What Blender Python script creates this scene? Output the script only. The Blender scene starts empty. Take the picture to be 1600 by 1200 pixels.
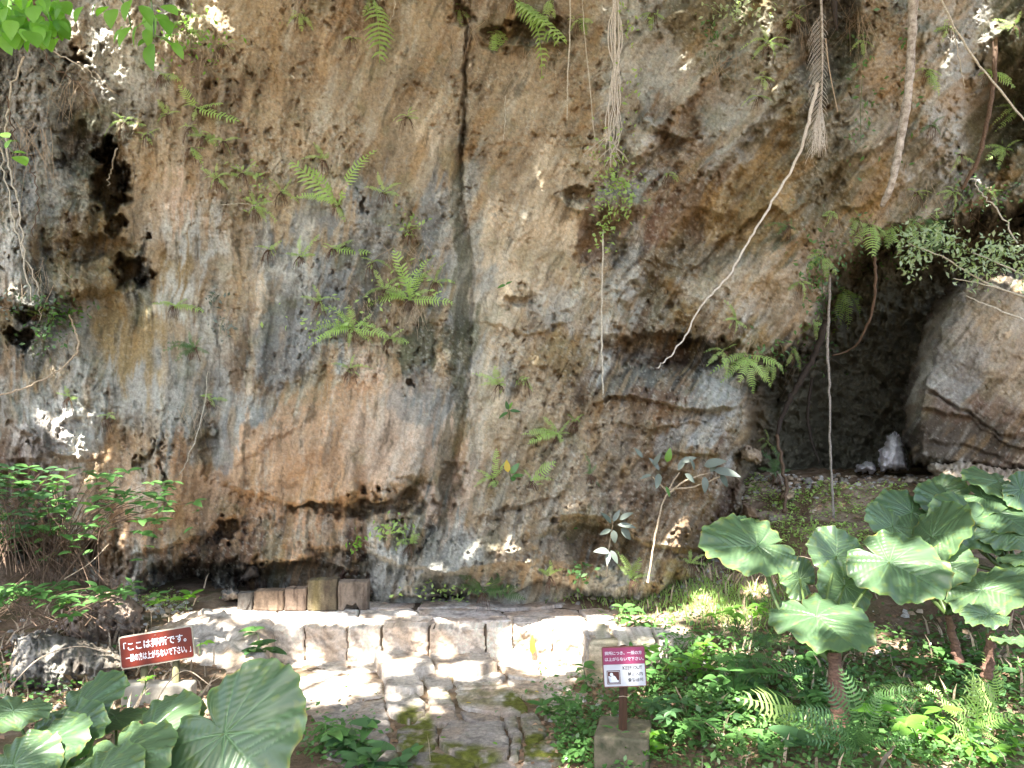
import bpy, math, random
import numpy as np
from mathutils import Vector, Matrix
R = math.radians
random.seed(7); rng = np.random.default_rng(7)
scene = bpy.context.scene
C = scene.collection

# ------------------------------------------------------------------ camera, sky, sun, exposure
F = 1208.0                                   # focal length in photograph pixels (1600 wide)
CAM = Vector((0, 0, 2.3)); PITCH = math.atan(40 / F)
cam_data = bpy.data.cameras.new('camera'); cam = bpy.data.objects.new('camera', cam_data); C.objects.link(cam)
cam.location = CAM; cam.rotation_euler = (R(90) + PITCH, 0, 0)
cam_data.sensor_width = 36; cam_data.lens = F / 1600 * 36; cam_data.clip_end = 2000
scene.camera = cam
SUN_EL, SUN_AZ = R(62), R(200)               # azimuth clockwise from +Y: the sun stands behind the camera, a little to its left
SUN = Vector((math.sin(SUN_AZ) * math.cos(SUN_EL), math.cos(SUN_AZ) * math.cos(SUN_EL), math.sin(SUN_EL)))
world = bpy.data.worlds.new('World'); scene.world = world; world.use_nodes = True
wn = world.node_tree; sky = wn.nodes.new('ShaderNodeTexSky'); sky.sky_type = 'NISHITA'; sky.sun_disc = False
sky.sun_elevation = SUN_EL; sky.sun_rotation = SUN_AZ; sky.air_density = 0.9; sky.dust_density = 3.5; sky.ozone_density = 0.6
bg = wn.nodes['Background']; wn.links.new(sky.outputs[0], bg.inputs[0]); bg.inputs[1].default_value = 0.11
sl = bpy.data.lights.new('sun', 'SUN'); sl.energy = 5.0; sl.angle = R(0.5); sl.color = (1, 0.95, 0.88)
so = bpy.data.objects.new('sun', sl); C.objects.link(so); so.rotation_euler = SUN.to_track_quat('Z', 'Y').to_euler(); so.location = (0, 0, 20)
vs = scene.view_settings; vs.view_transform = 'Standard'; vs.look = 'None'; vs.gamma = 1; vs.use_curve_mapping = False
vs.exposure = 2.75
scene.cycles.max_bounces = 6; scene.cycles.diffuse_bounces = 3; scene.cycles.transmission_bounces = 3
scene.cycles.transparent_max_bounces = 4; scene.cycles.caustics_reflective = False; scene.cycles.caustics_refractive = False
scene.cycles.sample_clamp_indirect = 4

# ------------------------------------------------------------------ numbers: pixels to points, noise
cp, sp_ = math.cos(PITCH), math.sin(PITCH)
def tanv(v):                                  # height per metre of distance for a pixel row
    k = (600 - np.asarray(v, float)) / F
    return (k * cp + sp_) / (cp - k * sp_)
def xk(u, v):                                 # sideways per metre of distance
    k = (600 - np.asarray(v, float)) / F
    return (np.asarray(u, float) - 800) / F / (cp - k * sp_)
def P(u, v, Y): return Vector((float(xk(u, v)) * Y, Y, CAM.z + float(tanv(v)) * Y))
def PZ(u, v, z):                              # where the ray of a pixel meets height z
    return P(u, v, (z - CAM.z) / float(tanv(v)))
def project(x, y, z):                         # world arrays to photograph pixels
    x, y, z = [np.asarray(q, float) for q in (x, y, z)]
    dz = z - CAM.z; d = y * cp + dz * sp_; up = -y * sp_ + dz * cp
    d = np.maximum(d, .1)
    return 800 + F * x / d, 600 - F * up / d

def _hash(i, j, s):
    n = (i.astype(np.int64) * 374761393 + j.astype(np.int64) * 668265263 + s * 2147483647) & 0xffffffff
    n = ((n ^ (n >> 13)) * 1274126177) & 0xffffffff
    n = ((n ^ (n >> 16)) * 2246822519) & 0xffffffff
    return ((n ^ (n >> 15)) & 0xffffff) / float(0x1000000)
def perlin(x, y, s=0):
    xi, yi = np.floor(x), np.floor(y); xf, yf = x - xi, y - yi
    w = lambda t: t * t * t * (t * (t * 6 - 15) + 10)
    a, b = w(xf), w(yf)
    def g(i, j):
        t = _hash(xi + i, yi + j, s) * 2 * math.pi
        return np.cos(t) * (xf - i) + np.sin(t) * (yf - j)
    n0 = g(0, 0) * (1 - a) + g(1, 0) * a; n1 = g(0, 1) * (1 - a) + g(1, 1) * a
    return (n0 * (1 - b) + n1 * b) * 1.5
def fbm(x, y, o=4, s=0, gain=.5, lac=2.03):
    t = 0; a = 1; f = 1; tot = 0
    for k in range(o):
        t = t + a * perlin(x * f + 17.3 * k, y * f - 9.1 * k, s + k); tot += a; a *= gain; f *= lac
    return t / tot
def ridged(x, y, o=4, s=0, gain=.5):
    t = 0; a = 1; f = 1; tot = 0
    for k in range(o):
        t = t + a * (1 - 2 * np.abs(perlin(x * f + 3.3 * k, y * f + 5.7 * k, s + k))); tot += a; a *= gain; f *= 2.07
    return t / tot
def worley(x, y, s=0, second=False):
    xi, yi = np.floor(x), np.floor(y); d1 = np.full(np.shape(x), 9.); d2 = d1.copy(); idr = np.zeros(np.shape(x))
    for i in (-1, 0, 1):
        for j in (-1, 0, 1):
            px = xi + i + _hash(xi + i, yi + j, s); py = yi + j + _hash(xi + i, yi + j, s + 31)
            d = np.hypot(px - x, py - y); r = _hash(xi + i, yi + j, s + 77)
            idr = np.where(d < d1, r, idr); d2 = np.where(d < d1, d1, np.minimum(d2, d)); d1 = np.minimum(d1, d)
    return (d1, d2, idr) if second else (d1, idr)
def sstep(a, b, x):
    t = np.clip((x - a) / (b - a), 0, 1); return t * t * (3 - 2 * t)
def ell(u, v, u0, v0, ru, rv, ang=0):         # soft ellipse, 1 in the middle
    c, s = math.cos(R(ang)), math.sin(R(ang)); du, dv = u - u0, v - v0
    p = (du * c + dv * s) / ru; q = (-du * s + dv * c) / rv
    return np.clip(1 - (p * p + q * q), 0, 1) ** 1.0
def seg_dist(u, v, pts, closed=False):
    d = np.full(np.shape(u), 1e9); n = len(pts)
    for k in range(n if closed else n - 1):
        (x0, y0), (x1, y1) = pts[k][:2], pts[(k + 1) % n][:2]
        dx, dy = x1 - x0, y1 - y0; L = dx * dx + dy * dy + 1e-9
        t = np.clip(((u - x0) * dx + (v - y0) * dy) / L, 0, 1)
        d = np.minimum(d, np.hypot(u - x0 - t * dx, v - y0 - t * dy))
    return d
def inside(u, v, pts):
    c = np.zeros(np.shape(u), bool); n = len(pts)
    for k in range(n):
        (x0, y0), (x1, y1) = pts[k][:2], pts[(k + 1) % n][:2]
        if y0 == y1: continue
        c ^= ((y0 > v) != (y1 > v)) & (u < (x1 - x0) * (v - y0) / (y1 - y0) + x0)
    return c
def sdf(u, v, pts):                           # positive inside a polygon
    d = seg_dist(u, v, pts, True); return np.where(inside(u, v, pts), d, -d)
def crack(u, v, pts, w): return np.clip(1 - seg_dist(u, v, pts) / w, 0, 1)

# ------------------------------------------------------------------ materials
def lin(c):
    c = np.asarray(c, float) / 255; return np.where(c <= .04045, c / 12.92, ((c + .055) / 1.055) ** 2.4)
def new_mat(name):
    m = bpy.data.materials.new(name); m.use_nodes = True; return m, m.node_tree, m.node_tree.nodes['Principled BSDF']
def node(nt, kind, **kw):
    n = nt.nodes.new(kind)
    for k, v in kw.items():
        if k in n.inputs: n.inputs[k].default_value = v
        else: setattr(n, k, v)
    return n
def mixc(nt, mode, fac, a, b):
    n = nt.nodes.new('ShaderNodeMix'); n.data_type = 'RGBA'; n.blend_type = mode
    for sock, val in ((n.inputs['Factor'], fac), (n.inputs[6], a), (n.inputs[7], b)):
        if isinstance(val, bpy.types.NodeSocket): nt.links.new(val, sock)
        elif isinstance(val, (int, float)): sock.default_value = val
        else: sock.default_value = (*val[:3], 1)
    return n.outputs[2]
def ramp(nt, src, stops):
    r = nt.nodes.new('ShaderNodeValToRGB'); nt.links.new(src, r.inputs[0]); el = r.color_ramp.elements
    while len(el) < len(stops): el.new(.5)
    for e, (p, c) in zip(el, stops):
        e.position = p; e.color = (c, c, c, 1) if isinstance(c, (int, float)) else (*c[:3], 1)
    return r.outputs[0]
def pos(nt): return nt.nodes.new('ShaderNodeNewGeometry').outputs['Position']
def rock_material(name, bump=.5, rough=.88):
    m, nt, b = new_mat(name); p = pos(nt)
    a = nt.nodes.new('ShaderNodeAttribute'); a.attribute_name = 'tint'
    n1 = node(nt, 'ShaderNodeTexNoise', Scale=38., Detail=6., Roughness=.7); nt.links.new(p, n1.inputs[0])
    n2 = node(nt, 'ShaderNodeTexNoise', Scale=150., Detail=3., Roughness=.6); nt.links.new(p, n2.inputs[0])
    col = mixc(nt, 'MULTIPLY', 1.0, a.outputs[0], ramp(nt, n1.outputs[0], [(.3, .72), (.52, 1.), (.75, 1.22)]))
    col = mixc(nt, 'MULTIPLY', 1.0, col, ramp(nt, n2.outputs[0], [(.3, .84), (.7, 1.12)]))
    nt.links.new(col, b.inputs['Base Color']); b.inputs['Roughness'].default_value = rough
    b.inputs['Specular IOR Level'].default_value = .25
    bp = node(nt, 'ShaderNodeBump', Strength=bump, Distance=.02); nt.links.new(n1.outputs[0], bp.inputs['Height'])
    bp2 = node(nt, 'ShaderNodeBump', Strength=bump * .8, Distance=.006); nt.links.new(n2.outputs[0], bp2.inputs['Height'])
    nt.links.new(bp.outputs[0], bp2.inputs['Normal']); nt.links.new(bp2.outputs[0], b.inputs['Normal'])
    return m
def noise_material(name, c0, c1, scale=20., bump=.3, rough=.85, stretch=(1, 1, 1), dist=.01):
    m, nt, b = new_mat(name)
    tc = nt.nodes.new('ShaderNodeTexCoord'); mp = nt.nodes.new('ShaderNodeMapping'); mp.inputs['Scale'].default_value = stretch
    nt.links.new(tc.outputs['Object'], mp.inputs[0])
    n = node(nt, 'ShaderNodeTexNoise', Scale=scale, Detail=5., Roughness=.65); nt.links.new(mp.outputs[0], n.inputs[0])
    col = ramp(nt, n.outputs[0], [(.3, c0), (.7, c1)])
    nt.links.new(col, b.inputs['Base Color']); b.inputs['Roughness'].default_value = rough
    bp = node(nt, 'ShaderNodeBump', Strength=bump, Distance=dist); nt.links.new(n.outputs[0], bp.inputs['Height']); nt.links.new(bp.outputs[0], b.inputs['Normal'])
    return m
def leaf_material(name, c, c2=None, trans=.35, rough=.42, attr=False, spec=.45):
    m, nt, b = new_mat(name); c2 = c2 or tuple(min(1, q * 1.7) for q in c)
    oi = nt.nodes.new('ShaderNodeObjectInfo')
    n = node(nt, 'ShaderNodeTexNoise', Scale=9., Detail=3.); nt.links.new(pos(nt), n.inputs[0])
    add = nt.nodes.new('ShaderNodeMath'); add.operation = 'ADD'; nt.links.new(n.outputs[0], add.inputs[0]); nt.links.new(oi.outputs['Random'], add.inputs[1])
    col = ramp(nt, add.outputs[0], [(.35, c), (1.0, c2)])
    n3 = node(nt, 'ShaderNodeTexNoise', Scale=3., Detail=1.)
    if attr:
        a = nt.nodes.new('ShaderNodeAttribute'); a.attribute_name = 'tint'; col = mixc(nt, 'MULTIPLY', 1.0, col, a.outputs[0])
    nt.links.new(col, b.inputs['Base Color']); b.inputs['Roughness'].default_value = rough; b.inputs['Specular IOR Level'].default_value = spec
    tr = nt.nodes.new('ShaderNodeBsdfTranslucent'); tc = mixc(nt, 'MULTIPLY', 1.0, col, (1.7, 2.0, .6)); nt.links.new(tc, tr.inputs[0])
    mx = nt.nodes.new('ShaderNodeMixShader'); mx.inputs[0].default_value = trans
    nt.links.new(b.outputs[0], mx.inputs[1]); nt.links.new(tr.outputs[0], mx.inputs[2])
    nt.links.new(mx.outputs[0], nt.nodes['Material Output'].inputs[0])
    return m
M = {}
M['cliff'] = rock_material('cliff rock', .9)
M['stone'] = rock_material('worn limestone', .6)
M['ground'] = rock_material('leafy soil', .8, .95)
M['fern'] = leaf_material('fern green', (.20, .31, .08), (.40, .54, .19), .35, .45)
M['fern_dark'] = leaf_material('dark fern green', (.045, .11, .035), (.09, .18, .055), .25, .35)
M['canopy'] = leaf_material('canopy leaf', (.07, .15, .03), (.11, .22, .04), .45)
M['bright'] = leaf_material('bright leaf', (.08, .20, .03), (.17, .34, .06), .5)
M['shrub'] = leaf_material('glossy shrub leaf', (.045, .115, .035), (.09, .20, .055), .25, .3, spec=.5)
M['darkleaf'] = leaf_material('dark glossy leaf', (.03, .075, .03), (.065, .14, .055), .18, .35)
M['greyleaf'] = leaf_material('grey green leaf', (.08, .105, .08), (.15, .175, .15), .1, .5)
M['silver'] = leaf_material('pale small leaf', (.22, .32, .17), (.42, .5, .33), .3, .4)
M['taro'] = leaf_material('elephant ear leaf', (.052, .10, .050), (.078, .132, .066), .20, .38, attr=True, spec=.55)
M['yellow'] = leaf_material('yellow leaf', (.5, .36, .04), (.6, .42, .05), .3)
M['grass'] = leaf_material('grass blade', (.12, .22, .05), (.28, .4, .13), .35, .5)
M['litter'] = leaf_material('dead leaf', (.10, .055, .03), (.30, .19, .12), .1, .7)
M['rootpale'] = noise_material('pale aerial root', (.30, .27, .20), (.66, .61, .50), 60., .5)
M['rootwhite'] = noise_material('white aerial root', (.48, .43, .36), (.8, .76, .68), 60., .4)
M['rootgrey'] = noise_material('grey brown root', (.12, .10, .08), (.34, .31, .27), 50., .6)
M['rootbrown'] = noise_material('brown root', (.06, .035, .02), (.17, .11, .07), 50., .6)
M['rootdark'] = noise_material('dark root', (.012, .01, .008), (.05, .035, .025), 50., .6)
M['bark'] = noise_material('mottled bark', (.14, .11, .08), (.6, .56, .5), 22., .6)
M['tarotrunk'] = noise_material('ringed brown stem', (.05, .022, .014), (.22, .12, .08), 30., 1., stretch=(1, 1, 3))
M['stalk'] = leaf_material('green stalk', (.045, .08, .022), (.09, .14, .04), .1)
M['straw'] = noise_material('dry straw', (.28, .20, .12), (.55, .45, .33), 70., .4)
M['hair'] = noise_material('root hair', (.05, .025, .014), (.15, .085, .05), 70., .2)
M['concrete'] = noise_material('mossy concrete', (.045, .05, .022), (.18, .15, .10), 14., .5)
M['paleconcrete'] = noise_material('pale concrete', (.17, .16, .12), (.34, .31, .26), 12., .3)
M['wood'] = noise_material('brown painted post', (.045, .02, .012), (.10, .05, .03), 40., .4, .5, stretch=(1, 1, .12))
M['mosswood'] = noise_material('mossy wooden post', (.05, .05, .02), (.19, .17, .08), 40., .6, .8, stretch=(1, 1, .2))
M['red'] = noise_material('red brown sign enamel', (.09, .012, .006), (.13, .018, .009), 6., .03, .35)
M['cream'] = noise_material('cream sign edge', (.3, .27, .2), (.42, .38, .3), 20., .05, .5)
M['magenta'] = noise_material('magenta sign panel', (.21, .03, .085), (.27, .045, .11), 6., .03, .4)
M['white'] = noise_material('white sign panel', (.42, .43, .46), (.5, .52, .55), 6., .03, .4)
M['rust'] = noise_material('rusty sign rim', (.10, .03, .02), (.18, .07, .05), 25., .2, .6)
M['maroon'] = noise_material('maroon print', (.06, .012, .01), (.075, .018, .014), 6., .02, .5)
M['inkgrey'] = noise_material('grey print', (.012, .010, .010), (.02, .017, .017), 6., .02, .5)
M['letter'] = noise_material('white lettering', (.55, .59, .64), (.65, .69, .74), 6., .02, .5)

# ------------------------------------------------------------------ mesh and object helpers
def mesh(name, V, Fq, mat, smooth=True, tint=None):
    V = np.asarray(V, np.float32); me = bpy.data.meshes.new(name)
    if isinstance(Fq, np.ndarray):
        k = Fq.shape[1]; me.vertices.add(len(V)); me.vertices.foreach_set('co', V.ravel())
        me.loops.add(Fq.size); me.loops.foreach_set('vertex_index', Fq.astype(np.int32).ravel())
        me.polygons.add(len(Fq)); me.polygons.foreach_set('loop_start', np.arange(0, Fq.size, k, dtype=np.int32))
        me.update(calc_edges=True)
    else:
        me.from_pydata(V.tolist(), [], Fq)
    if mat: me.materials.append(M[mat] if isinstance(mat, str) else mat)
    me.polygons.foreach_set('use_smooth', np.full(len(me.polygons), smooth))
    if tint is not None:
        a = me.color_attributes.new('tint', 'FLOAT_COLOR', 'POINT')
        t = np.ones((len(V), 4), np.float32); t[:, :3] = tint; a.data.foreach_set('color', t.ravel())
    me.update(); return me
def put(name, me, parent=None, matrix=None):
    o = bpy.data.objects.new(name, me); C.objects.link(o)
    if parent: o.parent = parent
    if matrix is not None: o.matrix_local = matrix
    return o
def tag(o, label=None, cat=None, group=None, kind=None):
    for k, v in (('label', label), ('category', cat), ('group', group), ('kind', kind)):
        if v: o[k] = v
    return o
def empty(name, loc, label, cat, group=None):
    o = bpy.data.objects.new(name, None); C.objects.link(o); o.location = loc; o.empty_display_size = .1
    return tag(o, label, cat, group)
def rel(me, root):                            # move mesh from world to the root's own space
    me.transform(Matrix.Translation(-Vector(root.location))); return me
def frame(origin, d, n, s=1.0, sx=None):      # local +Y along d, +Z near n
    d = Vector(d).normalized(); n = Vector(n); x = d.cross(n)
    if x.length < 1e-4: x = d.cross(Vector((1, .2, .1)))
    x.normalize(); z = x.cross(d)
    m = Matrix((x * (sx or s), d * s, z * s)).transposed().to_4x4(); m.translation = Vector(origin); return m
def tube(pts, rad, sides=6, wob=0., seed=0, sub=6):
    pts = [Vector(p) for p in pts]; rnd = random.Random(seed)
    if len(pts) > 2 or wob:                   # Catmull-Rom
        q = [pts[0] * 2 - pts[1]] + pts + [pts[-1] * 2 - pts[-2]]; out = []
        for k in range(1, len(q) - 2):
            for j in range(sub):
                t = j / sub; a, b, c, d = q[k - 1:k + 3]
                out.append(.5 * ((2 * b) + (c - a) * t + (2 * a - 5 * b + 4 * c - d) * t * t + (3 * b - a - 3 * c + d) * t ** 3))
        pts2 = out + [pts[-1]]
    else: pts2 = pts
    n = len(pts2); V = []; Q = []
    r = rad if isinstance(rad, (list, tuple)) else (rad, rad)
    for i, p in enumerate(pts2):
        t = (pts2[min(i + 1, n - 1)] - pts2[max(i - 1, 0)]).normalized()
        a = t.cross(Vector((.3, 1, .2))).normalized(); b = t.cross(a)
        f = i / max(n - 1, 1) * (len(r) - 1); k = min(int(f), len(r) - 2); rr = r[k] + (r[k + 1] - r[k]) * (f - k)
        off = (a * rnd.gauss(0, 1) + b * rnd.gauss(0, 1)) * wob if 0 < i < n - 1 else Vector()
        rr *= 1 + (rnd.random() - .5) * .25
        for s in range(sides):
            th = 2 * math.pi * s / sides; V.append(p + off + (a * math.cos(th) + b * math.sin(th)) * rr)
    for i in range(n - 1):
        for s in range(sides):
            a0 = i * sides + s; a1 = i * sides + (s + 1) % sides; Q.append((a0, a1, a1 + sides, a0 + sides))
    Q.append(tuple(range(sides))); Q.append(tuple(range((n - 1) * sides, n * sides)))
    return V, Q
class Bag:                                    # collects pieces of one joined mesh
    def __init__(s): s.V = []; s.Q = []; s.n = 0
    def add(s, V, Q):
        s.V += [tuple(v) for v in V]; s.Q += [tuple(i + s.n for i in q) for q in Q]; s.n += len(V); return s
    def mesh(s, name, mat, smooth=True, tint=None): return mesh(name, s.V, s.Q, mat, smooth, tint)
def box(x0, x1, y0, y1, z0, z1):
    V = [(x, y, z) for x in (x0, x1) for y in (y0, y1) for z in (z0, z1)]
    return V, [(0, 1, 3, 2), (4, 6, 7, 5), (0, 4, 5, 1), (2, 3, 7, 6), (0, 2, 6, 4), (1, 5, 7, 3)]
def grid_quads(nr, nc, keep=None):
    i = np.arange(nr * nc).reshape(nr, nc)
    q = np.stack([i[:-1, :-1], i[1:, :-1], i[1:, 1:], i[:-1, 1:]], -1).reshape(-1, 4)
    return q if keep is None else q[keep.ravel()]
def compact(V, Q, T=None):
    used, inv = np.unique(Q, return_inverse=True); inv = inv.reshape(Q.shape)
    return V[used], inv, (None if T is None else T[used])

# ------------------------------------------------------------------ colours of the rock, cell by cell (50 px cells of the cliff face)
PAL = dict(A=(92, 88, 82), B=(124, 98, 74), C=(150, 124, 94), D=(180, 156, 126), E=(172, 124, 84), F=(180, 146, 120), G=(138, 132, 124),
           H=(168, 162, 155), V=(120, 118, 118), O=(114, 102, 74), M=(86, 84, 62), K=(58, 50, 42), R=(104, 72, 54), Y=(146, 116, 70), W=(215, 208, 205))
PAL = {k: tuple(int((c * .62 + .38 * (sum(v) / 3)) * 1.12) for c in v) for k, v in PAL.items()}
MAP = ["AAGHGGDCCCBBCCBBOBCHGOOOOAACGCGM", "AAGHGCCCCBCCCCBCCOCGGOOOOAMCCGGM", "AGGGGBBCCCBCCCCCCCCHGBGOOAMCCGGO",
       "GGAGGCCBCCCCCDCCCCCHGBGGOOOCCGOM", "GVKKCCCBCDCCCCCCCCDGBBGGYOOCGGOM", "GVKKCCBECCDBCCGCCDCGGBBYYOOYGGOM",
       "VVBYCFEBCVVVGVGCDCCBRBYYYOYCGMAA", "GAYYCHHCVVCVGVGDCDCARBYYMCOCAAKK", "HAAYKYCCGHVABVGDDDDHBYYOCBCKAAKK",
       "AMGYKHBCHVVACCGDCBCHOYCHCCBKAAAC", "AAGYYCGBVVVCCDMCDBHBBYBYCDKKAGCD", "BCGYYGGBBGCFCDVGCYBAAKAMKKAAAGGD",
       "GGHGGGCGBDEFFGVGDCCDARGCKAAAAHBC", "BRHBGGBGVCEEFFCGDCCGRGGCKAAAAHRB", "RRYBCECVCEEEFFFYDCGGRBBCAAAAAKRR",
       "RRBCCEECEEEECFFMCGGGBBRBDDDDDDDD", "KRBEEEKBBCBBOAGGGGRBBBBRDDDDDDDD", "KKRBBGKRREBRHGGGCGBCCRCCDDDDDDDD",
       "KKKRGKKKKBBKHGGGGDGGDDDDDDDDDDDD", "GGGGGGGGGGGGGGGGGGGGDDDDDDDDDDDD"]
CELL = np.array([[lin(PAL[c]) for c in row] for row in MAP])
CELL[5, 7] = lin(PAL['C']); CELL[6, 6] = lin(PAL['C'])
CELL[12:18, 15:22] = CELL[12:18, 15:22] * .45 + lin((146, 120, 94)) * .55
def cell_colour(u, v):
    x = np.clip(u / 50 - .5, 0, 30.999); y = np.clip(v / 50 - .5, 0, 18.999)
    i, j = x.astype(int), y.astype(int); fx, fy = (x - i)[..., None], (y - j)[..., None]
    fx = sstep(.12, .88, fx); fy = sstep(.12, .88, fy)
    return (CELL[j, i] * (1 - fx) + CELL[j, i + 1] * fx) * (1 - fy) + (CELL[j + 1, i] * (1 - fx) + CELL[j + 1, i + 1] * fx) * fy
# stains and crusts with an outline of their own: (u, v, ru, rv, angle, colour letter, strength)
STAINS = [(714, 330, 10, 60, 0, 'M', .7), (722, 450, 14, 90, 2, 'M', .7), (716, 590, 14, 90, -2, 'M', .7), (700, 720, 14, 70, 8, 'M', .6),
          (656, 545, 26, 42, 10, 'M', .9), (690, 525, 20, 26, 30, 'M', .7), (400, 520, 9, 90, 5, 'D', .7), (560, 640, 60, 40, -20, 'E', .6),
          (470, 690, 130, 60, -25, 'E', .95), (300, 790, 120, 50, -10, 'E', .6), (180, 740, 80, 50, 0, 'E', .45), (430, 760, 70, 24, -10, 'E', .6), (600, 700, 60, 80, 15, 'F', .7), (440, 530, 40, 70, 0, 'V', .8),
          (335, 620, 30, 45, 0, 'V', .6), (350, 700, 20, 45, 0, 'V', .7), (660, 615, 55, 40, 0, 'V', .5), 
          (430, 250, 80, 14, -42, 'C', .7), (470, 220, 70, 7, -44, 'D', .7), (860, 380, 60, 90, 20, 'D', .5), (770, 370, 16, 60, 10, 'D', .8),
          (860, 470, 55, 18, -10, 'H', .5), (900, 500, 50, 30, 20, 'H', .55), (1000, 215, 26, 30, 20, 'H', .8), (960, 310, 26, 16, 0, 'V', .6),
          (925, 360, 26, 50, 0, 'R', .75), (880, 555, 50, 35, 0, 'Y', .7), (830, 650, 70, 60, -30, 'D', .5), (760, 640, 25, 90, 0, 'D', .5),
          (1020, 560, 60, 14, 0, 'R', .6), (1020, 620, 50, 12, 10, 'R', .7), (1100, 640, 30, 60, 20, 'H', .5), (1060, 690, 40, 16, -20, 'V', .7),
          (1120, 600, 30, 20, 20, 'H', .5), (1000, 780, 60, 30, 0, 'R', .5), (870, 770, 120, 50, -25, 'C', .4), (1150, 680, 12, 30, 0, 'C', .5),
          (1120, 430, 60, 40, -35, 'H', .4), (1150, 330, 40, 60, 30, 'Y', .4), (1060, 400, 50, 30, 0, 'O', .6), (1180, 460, 60, 50, 0, 'C', .6),
          (590, 880, 14, 50, 0, 'H', .8), (620, 910, 20, 24, 0, 'H', .6), (300, 870, 60, 30, -20, 'R', .5), (90, 680, 60, 50, 0, 'W', .35),
          (140, 290, 30, 60, 0, 'M', .6), (150, 430, 60, 36, 0, 'Y', .7), (60, 250, 50, 90, 0, 'V', .5), (100, 80, 60, 80, 0, 'G', .5),
          (1350, 200, 60, 60, 30, 'G', .4), (1480, 80, 40, 60, 0, 'H', .35), (1060, 120, 30, 40, 20, 'H', .4), (1180, 120, 40, 50, 30, 'H', .3),
          (1555, 520, 60, 70, 0, 'D', .7), (1500, 560, 40, 60, 0, 'V', .5), (1500, 680, 90, 40, 10, 'K', .8), (1436, 600, 12, 100, 12, 'H', .9), (1490, 590, 34, 60, 20, 'V', .6), (1500, 690, 80, 30, 12, 'K', .8), (1470, 640, 40, 14, 20, 'R', .7), (1560, 640, 50, 16, 30, 'R', .6)]
def flow(u, v):
    k = np.interp(u, [-200, 0, 300, 500, 700, 900, 1100, 1300, 1600, 2000], [0, 0, .08, .2, .3, .45, .6, .75, .8, .8])
    a = (u - 800) / 151; b = (640 - v) / 151
    return a - k * (b - 1.5) + .10 * fbm(a * 1.5, b * 1.5, 3, 1001), b + k * a * .4
def rock_colour(u, v, a, b, rough, cav=None):
    w1 = fbm(a * 2.2, b * 2.2, 4, 11); w2 = fbm(a * 2.2, b * 2.2, 4, 23)
    s, sb = flow(u, v)
    uu = u + 45 * w1 + 34 * fbm(s * 9, sb * 2, 4, 3); vv = v + 50 * w2 + 130 * fbm(s * 8, sb * .8, 4, 5, .6)
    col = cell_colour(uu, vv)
    edge = fbm(a * 9, b * 6, 4, 41); ws1 = fbm(s * 10, sb * 3, 4, 43); ws2 = fbm(s * 10, sb * 1, 4, 44)
    for (u0, v0, ru, rv, an, c, st) in STAINS:
        m = ell(u + 20 * w1 + .25 * ru * ws1, v + 20 * w2 + .7 * rv * ws2, u0, v0, ru * 1.25, rv * 1.25, an)
        m = sstep(.12, .42, m + .30 * edge * (m > 0)) * st; col = col + (lin(PAL[c]) - col) * m[..., None]
    # streaks that run with the flow of the wall, pale calcite, ochre and dark crusts
    big = fbm(a * 1.4, b * 1.4, 3, 57); st = fbm(s * 6, sb * .45, 5, 51, .6); fine = fbm(a * 30, b * 27, 4, 61, .7)
    col = col * (1 + .45 * st + .45 * big)[..., None]
    pw = sstep(.03, .36, fbm(s * 5.5, sb * .6, 5, 72, .62) + .25 * fbm(a * 16, b * 14, 4, 71, .65)) * (.35 + .5 * np.clip(.5 + big, 0, 1))
    col = col + (lin((196, 190, 180)) - col) * (pw * .6)[..., None]
    pale = sstep(.16, .27, fbm(a * 21, b * 19, 5, 73, .72) + .18 * big) * (.3 + .6 * np.clip(rough, 0, 1)); col = col + (lin((190, 184, 176)) - col) * (pale * .5)[..., None]
    och = sstep(.10, .4, fbm(s * 4.5, sb * 1.4, 4, 81)) * .4; col = col + (lin((156, 122, 78)) - col) * och[..., None]
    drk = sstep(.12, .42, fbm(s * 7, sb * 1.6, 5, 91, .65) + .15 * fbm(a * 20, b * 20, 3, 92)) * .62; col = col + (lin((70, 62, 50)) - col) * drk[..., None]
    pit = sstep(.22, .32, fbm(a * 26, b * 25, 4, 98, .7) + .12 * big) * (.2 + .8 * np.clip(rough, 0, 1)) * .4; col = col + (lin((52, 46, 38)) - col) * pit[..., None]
    grn = sstep(.15, .45, fbm(a * 2.2, b * 2.2, 4, 95)) * .3; col = col + (lin((104, 104, 72)) - col) * grn[..., None]
    col = col * np.clip(1 + .5 * fine, .3, 2)[..., None]
    return np.clip(col * 1.18 * np.array([.955, 1., .95]), .004, .82)

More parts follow.
